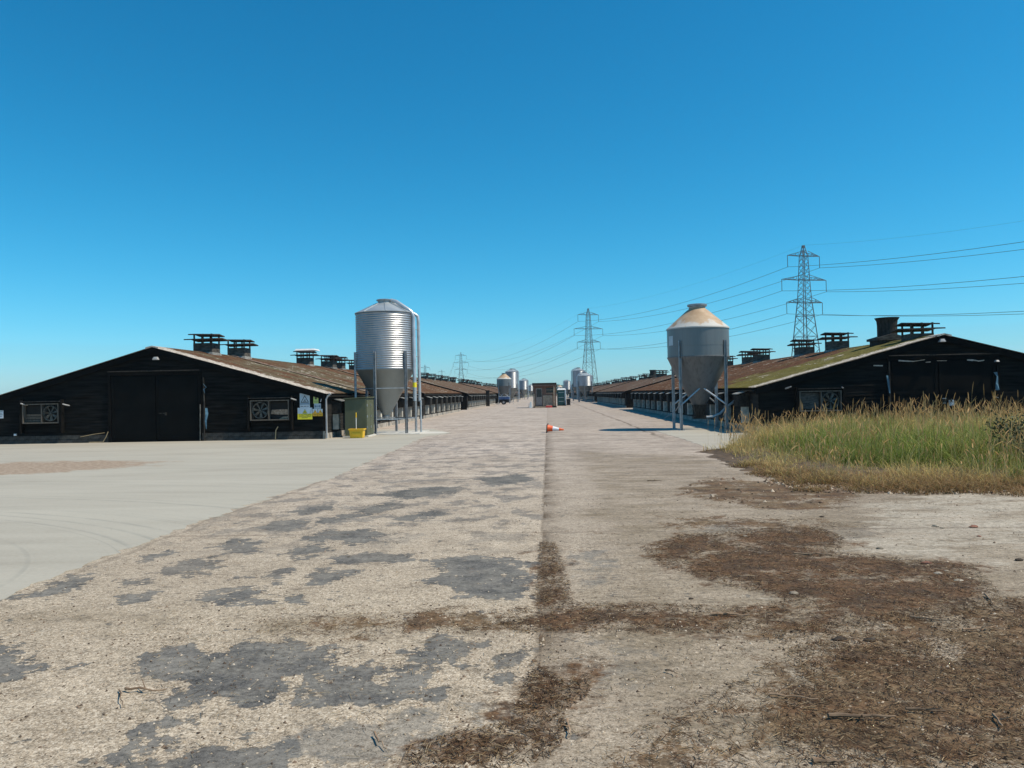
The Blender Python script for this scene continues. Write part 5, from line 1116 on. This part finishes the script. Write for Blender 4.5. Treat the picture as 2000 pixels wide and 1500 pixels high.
# ------------------------------------------------------------------ tall grass on the right
def grass_mat(name, trans=.35):
    m,n,b=newmat(name); h=N(n); a=h.attr('tint'); n.links.new(a[0],b.inputs['Base Color']); b.inputs['Roughness'].default_value=.65; b.inputs['Specular IOR Level'].default_value=.25
    tr=n.nodes.new('ShaderNodeBsdfTranslucent'); n.links.new(a[0],tr.inputs[0]); mx=n.nodes.new('ShaderNodeMixShader'); mx.inputs[0].default_value=trans
    out=[x for x in n.nodes if x.type=='OUTPUT_MATERIAL'][0]; n.links.new(b.outputs[0],mx.inputs[1]); n.links.new(tr.outputs[0],mx.inputs[2]); n.links.new(mx.outputs[0],out.inputs[0]); return m
M['grass']=grass_mat('grass_blade')
GP=gp([(1393,886),(1440,905),(1500,922),(1570,938),(1650,944),(1760,944),(1880,945),(2010,948)])
GPOLY=GP+[(11,12.2),(20,13),(24,28.8),(9.4,28.6),(8.4,26.5),(6.6,25.2),(5.6,23.0)]
def blades(x,y,hgt,wid,lean,col0,col1,segs=3,z0=None):
    n=len(x); az=rng.uniform(0,2*np.pi,n); laz=rng.uniform(0,2*np.pi,n)
    # facing: blade width vector
    wx,wy=np.cos(az),np.sin(az); lx,ly=np.cos(laz)*lean,np.sin(laz)*lean
    V=[];C=[]
    for s in range(segs+1):
        f=s/segs; ww=wid*(1-f**1.5)*.5+.0006; px=x+lx*hgt*f*f; py=y+ly*hgt*f*f; pz=hgt*f*(1-.35*np.minimum(lean,1)*f)
        if z0 is not None: pz=pz+z0
        V.append(np.stack([px-wx*ww,py-wy*ww,pz],1)); V.append(np.stack([px+wx*ww,py+wy*ww,pz],1))
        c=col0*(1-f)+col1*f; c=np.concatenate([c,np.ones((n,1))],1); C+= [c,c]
    V=np.stack(V,1); C=np.stack(C,1); k=2*(segs+1); base=(np.arange(n)*k)[:,None]
    Q=np.concatenate([np.stack([base[:,0]+2*s,base[:,0]+2*s+1,base[:,0]+2*s+3,base[:,0]+2*s+2],1) for s in range(segs)],0)
    return V.reshape(-1,3),C.reshape(-1,4),Q
def scatter(poly,n):
    P=npoly(poly); x=rng.uniform(P[:,0].min(),P[:,0].max(),n*3); y=rng.uniform(P[:,1].min(),P[:,1].max(),n*3); d=sdf(poly,x,y); m=d>0; return x[m][:n],y[m][:n],d[m][:n]
def lerpc(a,b,t): return np.array(a)[None,:]*(1-t[:,None])+np.array(b)[None,:]*t[:,None]
def ragged(x,y,d,a=.95): return d+a*(vnoise(x+31,y+17,1.4)+.6*vnoise(x,y,4.1)-.95)
GBIG=GP and gp([(1370,884),(1420,908),(1490,928),(1560,948),(1650,956),(1760,956),(1880,957),(2010,960)])+[(11.5,11.7),(21,12.4),(25,29.0),(9.0,28.8),(7.8,26.9),(6.2,25.6),(5.0,23.0)]
x,y,d=scatter(GBIG,150000); d=ragged(x,y,d-.25)
keep=rng.random(len(x))<np.clip(1.25-(y-12)/26,.35,1)*np.clip(.25+d*2.5,0,1); vis=(x<.85*y+3.0); m_=keep&vis&(d>0); x,y,d=x[m_],y[m_],d[m_]
clump=.30+.95*vnoise(x,y,2.6)*(.5+vnoise(x+5,y+3,.7)); left=np.clip((x-4.6)/4.0,0,1)
hmap=(.20+.34*np.clip(d/1.8,0,1)+.36*left*np.clip(d/1.2,0,1))*(.35+clump*.8)*(.55+.9*vnoise(x+2,y+4,.55)); hg=np.clip(hmap*rng.uniform(.38,1.2,len(x)),.03,1.05)*.9
gr=np.clip((vnoise(x+9,y,.45)-.36)*2.8+np.clip((x-6.0)/7,-.3,.35)+.4*(vnoise(x,y+9,2.2)-.5),0,1)*np.clip(.15+d/1.5,0,1)
dry=np.clip(1.2-gr+rng.normal(0,.25,len(x)),0,1)
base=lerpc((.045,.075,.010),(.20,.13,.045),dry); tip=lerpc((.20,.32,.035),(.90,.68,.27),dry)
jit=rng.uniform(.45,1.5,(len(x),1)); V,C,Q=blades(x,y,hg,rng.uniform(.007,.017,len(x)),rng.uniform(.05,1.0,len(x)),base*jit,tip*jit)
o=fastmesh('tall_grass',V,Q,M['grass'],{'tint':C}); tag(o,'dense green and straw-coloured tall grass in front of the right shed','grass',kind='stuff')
# flowering stalks with drooping seed heads
x,y,d=scatter(GBIG,15000); tx=rng.normal(G(1432,862)[0],.35,160); ty=rng.normal(23.6,.5,160); x=np.concatenate([x,tx]); y=np.concatenate([y,ty]); d=np.concatenate([ragged(x[:-160],y[:-160],d-.25),np.full(160,2.2)]); m_=(x<.85*y+3.0)&(d>.15)&(rng.random(len(x))<np.clip(vnoise(x+3,y+7,1.1)*1.5-.25,.08,1)); x,y,d=x[m_],y[m_],d[m_]; n=len(x)
hg=(.46+.26*np.clip(d/2.0,0,1)+.30*np.clip((x-5.5)/5,0,1))*rng.normal(.92,.24,n).clip(.4,1.5)*(.75+.5*vnoise(x+2,y+4,.55))
laz=rng.normal(.6,1.3,n); ln=np.abs(rng.normal(.12,.16,n))*hg; V=[];C=[];Qs=[]; off=0
sc=lerpc((.46,.34,.15),(.86,.68,.38),rng.random(n)); az=rng.uniform(0,np.pi,n); fat=rng.uniform(.5,1.5,n)
for aa in (0,np.pi/2):
    wx,wy=np.cos(az+aa),np.sin(az+aa); prof=[(0,.0026),(.45,.0024),(.78,.0018),(.82,.006),(.90,.008),(.97,.005),(1.0,.0005)]; vv=[];cc=[]
    for f,w in prof:
        px=x+np.cos(laz)*ln*f**3*1.2; py=y+np.sin(laz)*ln*f**3*1.2; pz=hg*f-ln*.55*np.clip(f-.6,0,1)**2*3
        ww=w*(1.0 if f<.80 else fat); vv+=[np.stack([px-wx*ww,py-wy*ww,pz],1),np.stack([px+wx*ww,py+wy*ww,pz],1)]
        c=np.concatenate([sc*(.75 if f<.4 else 1.0)*(np.array([1.0,.84,.70]) if f>.80 else 1),np.ones((n,1))],1); cc+=[c,c]
    vv=np.stack(vv,1); cc=np.stack(cc,1); k=14; b0=np.arange(n)*k+off
    for s_ in range(6): Qs.append(np.stack([b0+2*s_,b0+2*s_+1,b0+2*s_+3,b0+2*s_+2],1))
    V.append(vv.reshape(-1,3)); C.append(cc.reshape(-1,4)); off+=n*k
o=fastmesh('grass_stalks',np.concatenate(V),np.concatenate(Qs),M['grass'],{'tint':np.concatenate(C)}); tag(o,'straw-coloured flowering stalks and seed heads above the tall grass','grass',kind='stuff')
fr=gp([(1365,882),(1440,922),(1550,960),(1680,968),(1800,968),(2010,975)])+[(11,11.6),(11,14.0)]+[(7.5,14.2),(5.6,15.2),(4.9,18.2),(4.7,21)]
x,y,d=scatter(fr,30000); d=ragged(x,y,d-.25,.9); m_=d>0; x,y,d=x[m_],y[m_],d[m_]; n=len(x); dry=np.clip(rng.normal(.85,.25,n),0,1); base=lerpc((.06,.07,.02),(.16,.085,.04),dry); tip=lerpc((.22,.25,.06),(.55,.34,.16),dry)
V,C,Q=blades(x,y,rng.uniform(.03,.26,n)*np.clip(.3+d*1.5,.25,1.2),rng.uniform(.005,.011,n),rng.uniform(.4,2.4,n),base,tip)
o=fastmesh('dry_grass_edge',V,Q,M['grass'],{'tint':C}); tag(o,'low brown dried grass and thatch along the front edge of the tall grass','grass',kind='stuff')
# soil mound under the grass
M['bushleaf']=pm('dull_bush_leaf',(.02,.032,.010),(.055,.075,.022),6,.7,0,0)
gx=np.concatenate([np.linspace(3.6,12,170),np.linspace(12.2,24,30)]); gy=np.linspace(11.2,29.3,200); GX,GY=np.meshgrid(gx,gy); dd=sdf(GPOLY,GX,GY)+.5*(vnoise(GX,GY,1.3)+.5*vnoise(GX,GY,5)-.75); GZ=-.012+.12*np.clip((dd+.35)/1.3,-.1,1)+.05*vnoise(GX,GY,6)*np.clip(dd*1.5+.6,0,1)
idx=np.arange(40000).reshape(200,200); qq=np.stack([idx[:-1,:-1],idx[:-1,1:],idx[1:,1:],idx[1:,:-1]],-1).reshape(-1,4)
M['soil']=pm('dark_soil',(.045,.03,.018),(.13,.085,.05),6,1,0,.8,.02)
tag(fastmesh('soil_bed',np.stack([GX,GY,GZ],-1).reshape(-1,3),qq,M['soil'],smooth=True),kind='structure')

# ------------------------------------------------------------------ litter: straw, twigs, crumbs as real pieces
def litter(name, polys, n, lmin, lmax, w, cols, label, zr=.012):
    V=[];Q=[];C=[]; off=0
    px=[];py=[]
    for poly,cnt in polys:
        a,b_,_=scatter(gp(poly),cnt); px.append(a); py.append(b_)
    x=np.concatenate(px); y=np.concatenate(py); m_=(y>2.8); x,y=x[m_],y[m_]; n=len(x)
    L=rng.uniform(lmin,lmax,n)*rng.uniform(.4,1,n); az=rng.uniform(0,np.pi,n); tilt=rng.normal(0,.18,n); dx,dy=np.cos(az),np.sin(az); ww=rng.uniform(.5,1.2,n)*w; z=rng.uniform(.002,zr,n)
    ends=[(-.5,0),(.5,1)]; ring=[]
    for f,_ in ends:
        cx=x+dx*L*f; cy=y+dy*L*f; cz=z+np.abs(tilt)*L*(f+.5)*.6
        for (su,sv) in ((-1,0),(1,0),(0,1.2)):
            ring.append(np.stack([cx-dy*su*ww,cy+dx*su*ww,cz+sv*ww],1))
    V=np.stack(ring,1); b0=np.arange(n)*6
    for a,b2 in ((0,1),(1,2),(2,0)): Q.append(np.stack([b0+a,b0+b2,b0+b2+3,b0+a+3],1))
    ci=rng.random(n); pal=np.array(cols); c=pal[rng.integers(0,len(pal),n)]*rng.uniform(.7,1.3,(n,1)); c=np.repeat(np.concatenate([c,np.ones((n,1))],1)[:,None,:],6,1)
    o=fastmesh(name,V.reshape(-1,3),np.concatenate(Q),M['grass_solid'],{'tint':c.reshape(-1,4)}); tag(o,label,'litter',kind='stuff')
M['grass_solid']=grass_mat('litter_piece',.0)
litter('twig_litter',[(LIT[0],13000),(LIT[1],1600),(LIT[2],1500),(LITS[0],9000),(LITS[2],5000),(LITS[3],500),(LIT[3],2500),(LITS[5],400),(LITS[1],500)],0,.015,.085,.0016,[(.13,.07,.032),(.06,.032,.016),(.20,.125,.06),(.085,.042,.02),(.05,.03,.018),(.36,.26,.15)],'brown leaf and twig litter strewn over the right side of the road')
litter('loose_straw',[([(300,1180),(1500,1180),(1700,1500),(250,1500)],1500),([(1100,900),(1900,960),(1900,1180),(1100,1180)],900)],0,.02,.10,.0013,[(.30,.22,.13),(.12,.08,.05),(.40,.32,.2)],'sparse loose straws and twigs over the open concrete')
def crumbs(name, polys, smin, smax, cols, label):
    px=[];py=[]
    for poly,cnt in polys: a,b_,_=scatter(gp(poly),cnt); px.append(a); py.append(b_)
    x=np.concatenate(px); y=np.concatenate(py); n=len(x); s=smin+(smax-smin)*rng.random(n)**3
    D=np.array([(1,0,0),(-.5,.87,0),(-.5,-.87,0),(0,0,1),(.6,.5,.5)])
    base=D[None,:,:]*rng.uniform(.6,1.3,(n,5,1))*s[:,None,None]; base[:,:,2]*=.75
    a=rng.uniform(0,6.28,n); ca,sa=np.cos(a)[:,None],np.sin(a)[:,None]; X_=base[:,:,0]*ca-base[:,:,1]*sa+x[:,None]; Y_=base[:,:,0]*sa+base[:,:,1]*ca+y[:,None]; Z_=base[:,:,2]+.001
    V=np.stack([X_,Y_,Z_],-1); b0=np.arange(n)*5; Q=np.concatenate([np.stack([b0+i,b0+j,b0+k],1) for i,j,k in ((0,4,3),(4,1,3),(1,2,3),(2,0,3),(0,1,4))],0)
    pal=np.array(cols); c=pal[rng.integers(0,len(pal),n)]*rng.uniform(.75,1.2,(n,1)); c=np.repeat(np.concatenate([c,np.ones((n,1))],1)[:,None,:],5,1)
    o=fastmesh(name,V.reshape(-1,3),Q,M['grass_solid'],{'tint':c.reshape(-1,4)},k=3); tag(o,label,'gravel',kind='stuff')
crumbs('loose_gravel',[([(-100,1180),(2100,1180),(2300,1510),(-300,1510)],7000),([(300,950),(2000,980),(2100,1180),(-20,1180)],6000)],.002,.013,[(.46,.38,.29),(.34,.27,.19),(.20,.14,.10),(.50,.43,.34),(.08,.055,.04)],'small loose stones and grit scattered over the old concrete')
crumbs('earth_crumbs',[([(1250,960),(2100,965),(2100,1100),(1700,1090),(1300,1030)],260),(LITS[0],2600),(LIT[0],2000),(LIT[1],500),(LIT[3],500)],.002,.016,[(.025,.018,.012),(.04,.028,.018),(.08,.05,.03),(.12,.075,.045),(.16,.11,.07)],'dark soil crumbs among the leaf litter')
crumbs('edge_rubble',[([(1470,922),(1600,948),(1800,952),(2100,952),(2100,966),(1800,966),(1600,964),(1500,945)],1500),(LIT[4],260),(LITS[5],160)],.006,.05,[(.05,.035,.022),(.10,.065,.04),(.22,.15,.10),(.16,.10,.065),(.42,.35,.27)],'clods, bark and rubble along the front edge of the tall grass')
# dark bush cut by the right frame edge
bx,by=9.75,15.4; t=thing('bush',(bx,by,0),'dark leafy bush among the tall grass at the right frame edge','bush'); r=np.random.default_rng(5); n=5200
cl=r.normal(size=(26,3))*np.array([.45,.6,.22])+np.array([0,0,.62]); k=r.integers(0,26,n); p=cl[k]+r.normal(size=(n,3))*.13; p[:,2]=np.clip(p[:,2],.05,1.25)
s_=.018+.022*r.random((n,1)); d1=r.normal(size=(n,3)); d1/=np.linalg.norm(d1,axis=1,keepdims=True); d2=np.cross(d1,r.normal(size=(n,3))); d2/=np.linalg.norm(d2,axis=1,keepdims=True)
c=np.stack([p-d1*s_,p-d2*s_*.5,p+d1*s_,p+d2*s_*.5],1).reshape(-1,3); o=fastmesh('leaves',c,np.arange(4*n).reshape(-1,4),M['bushleaf']); o.parent=t; o['kind']='stuff'
g=MB()
for k_ in range(22): q=cl[k_]; g.tube([(bx+q[0]*.2,by+q[1]*.2,0),(bx+q[0]*.6,by+q[1]*.6,q[2]*.5),(bx+q[0],by+q[1],q[2]+.1)],[.012,.008,.003],5)
g.build('stems',M['bark'],t,kind='stuff')
# sticks and stones one can pick out
def stick(px0,py0,px1,py1,r,label,bend=.012):
    a=Vector((*G(px0,py0),.012)); b_=Vector((*G(px1,py1),.014)); pts=[]; n=7
    for i in range(n):
        f=i/(n-1); p=a.lerp(b_,f); p+=Vector((random.uniform(-bend,bend)*.4,random.uniform(-bend,bend),random.uniform(0,.012))); pts.append(p)
    rr=[r*(1-.6*i/(n-1))*random.uniform(.85,1.15) for i in range(n)]; c=(a+b_)/2
    g=MB(); g.tube(pts,rr,6); 
    if r>.006: k=pts[3]; g.tube([k,k+Vector((random.uniform(-.08,.08),random.uniform(-.08,.08),.03))],[r*.5,r*.2],5)
    o=g.build('stick',M['stick'],loc=c,smooth=True); tag(o,label,'stick','sticks lying on the ground')
for a in ((1388,1202,1462,1206,.012,'thick pale stick lying on the brown litter band right of the joint'),(1550,1083,1645,1088,.010,'long dark stick on the upper litter patch below the tall grass'),
 (243,1352,326,1353,.008,'dark twig lying alone at the lower left of the road'),(234,1350,238,1385,.005,'short upright-pointing twig crossing the lone dark twig at lower left'),(1618,1404,1752,1408,.011,'longest pale stick in the litter at the lower right'),
 (1500,1360,1600,1372,.006,'thin brown twig in the litter just above the longest pale stick'),(1108,1412,1114,1445,.007,'dark twig at the right edge of the bottom litter patch'),(1770,1392,1850,1396,.007,'pale straight twig near the right edge, level with the longest stick'),
 (1940,1400,1958,1428,.008,'short tan stick tilted near the bottom right corner'),(1925,1165,1945,1190,.008,'short pale stick slanting at the right of the litter patch'),(1300,1312,1325,1322,.006,'small dark twig on bare concrete below the litter band'),
 (1585,1490,1650,1496,.012,'tan stick at the bottom edge right of centre'),(730,1440,755,1470,.006,'thin twig at the left end of the bottom litter patch'),(1265,940,1292,941,.010,'dark short piece of wood on the road left of the grass'),
 (1775,1207,1870,1220,.007,'long thin dark twig near the middle of the right litter area'),(1880,1235,1945,1229,.007,'pale twig above the pale straight twig at right')): stick(*a)
def rock(px,py,s,mat,label,name='stone',cat='stone',flat=.55,grp='loose stones and rubble on the ground'):
    x,y=G(px,py); r=random.Random(px*7+py); s=s*.75; g=MB(); n=8
    ring=[(0,.0)]
    lev=[(-.02,.8),(.35,1.0),(.75,.75),(1.0,.35)]
    for z,k in lev:
        for i in range(n):
            a=2*math.pi*i/n; q_=k*s*r.uniform(.72,1.15); g.v.append((x+q_*math.cos(a)*1.25,y+q_*math.sin(a)*.85,s*flat*z*r.uniform(.85,1.1)+.001))
    for j in range(3):
        for i in range(n): a=j*n+i; b_=j*n+(i+1)%n; g.f.append((a,b_,b_+n,a+n))
    g.f.append(tuple(3*n+i for i in range(n)))
    tag(g.build(name,M[mat],loc=(x,y,0)),label,cat,grp)
for a in ((1718,1072,.045,'stone','grey flat stone on the pale ground right of the litter patch'),(1810,1101,.055,'redbrick','broken red brick at the upper edge of the right litter','brick_fragment','brick'),
 (1832,1122,.05,'cutconc','whitish rubble lump just below the red brick'),(1848,1116,.03,'stone','small pale stone right of the whitish rubble lump'),(1872,1135,.045,'cutconc','pale rubble lump furthest right below the red brick'),
 (1605,1010,.035,'clod','black clod of earth above the litter patch'),(1902,1030,.06,'redbrick','crumbled red brick near the right edge below the grass','brick_fragment','brick'),(1912,1048,.03,'redbrick','small red brick chip below the crumbled brick','brick_fragment','brick'),
 (1828,1028,.05,'cutconc','grey concrete lump left of the crumbled brick'),(1840,1032,.03,'stone','small stone touching the grey concrete lump'),(1550,1160,.045,'stone','rounded tan stone in the middle litter'),(1480,1304,.022,'stone','white pebble on bare concrete left of the lower litter'),
 (1960,945,.12,'cutconc','pale pink slab of rubble at the edge of the grass by the right frame edge'),(1905,948,.07,'stone','grey stone left of the pale slab at the grass edge'),(1860,950,.05,'redbrick','brick piece among the dry grass edge','brick_fragment','brick'),
 (1455,1048,.035,'stone','small tan stone at the top edge of the litter patch'),(1350,1170,.025,'clod','small dark clod beside the litter band'),(1640,1250,.05,'clod','black clod in the lower litter, left one'),(1700,1252,.045,'clod','black clod in the lower litter, right one'),(1500,885,.07,'clod','dark clump of earth at the left tip of the grass'),
 (1990,1095,.05,'clod','dark tuft-like clod at the right frame edge')): rock(*a)
HAZE=.00014
if HAZE:
    g=MB(); g.box(-1700,1700,-120,1650,-3,60); o=g.build('haze',None,loc=(0,0,0)); tag(o,kind='stuff')
    m=bpy.data.materials.new('thin_air'); m.use_nodes=True; n=m.node_tree; n.nodes.clear(); out=n.nodes.new('ShaderNodeOutputMaterial'); v=n.nodes.new('ShaderNodeVolumePrincipled')
    v.inputs['Density'].default_value=HAZE; v.inputs['Color'].default_value=(.80,.90,1,1); v.inputs['Anisotropy'].default_value=.1; n.links.new(v.outputs[0],out.inputs['Volume']); o.data.materials.append(m)
SC.render.engine='CYCLES'
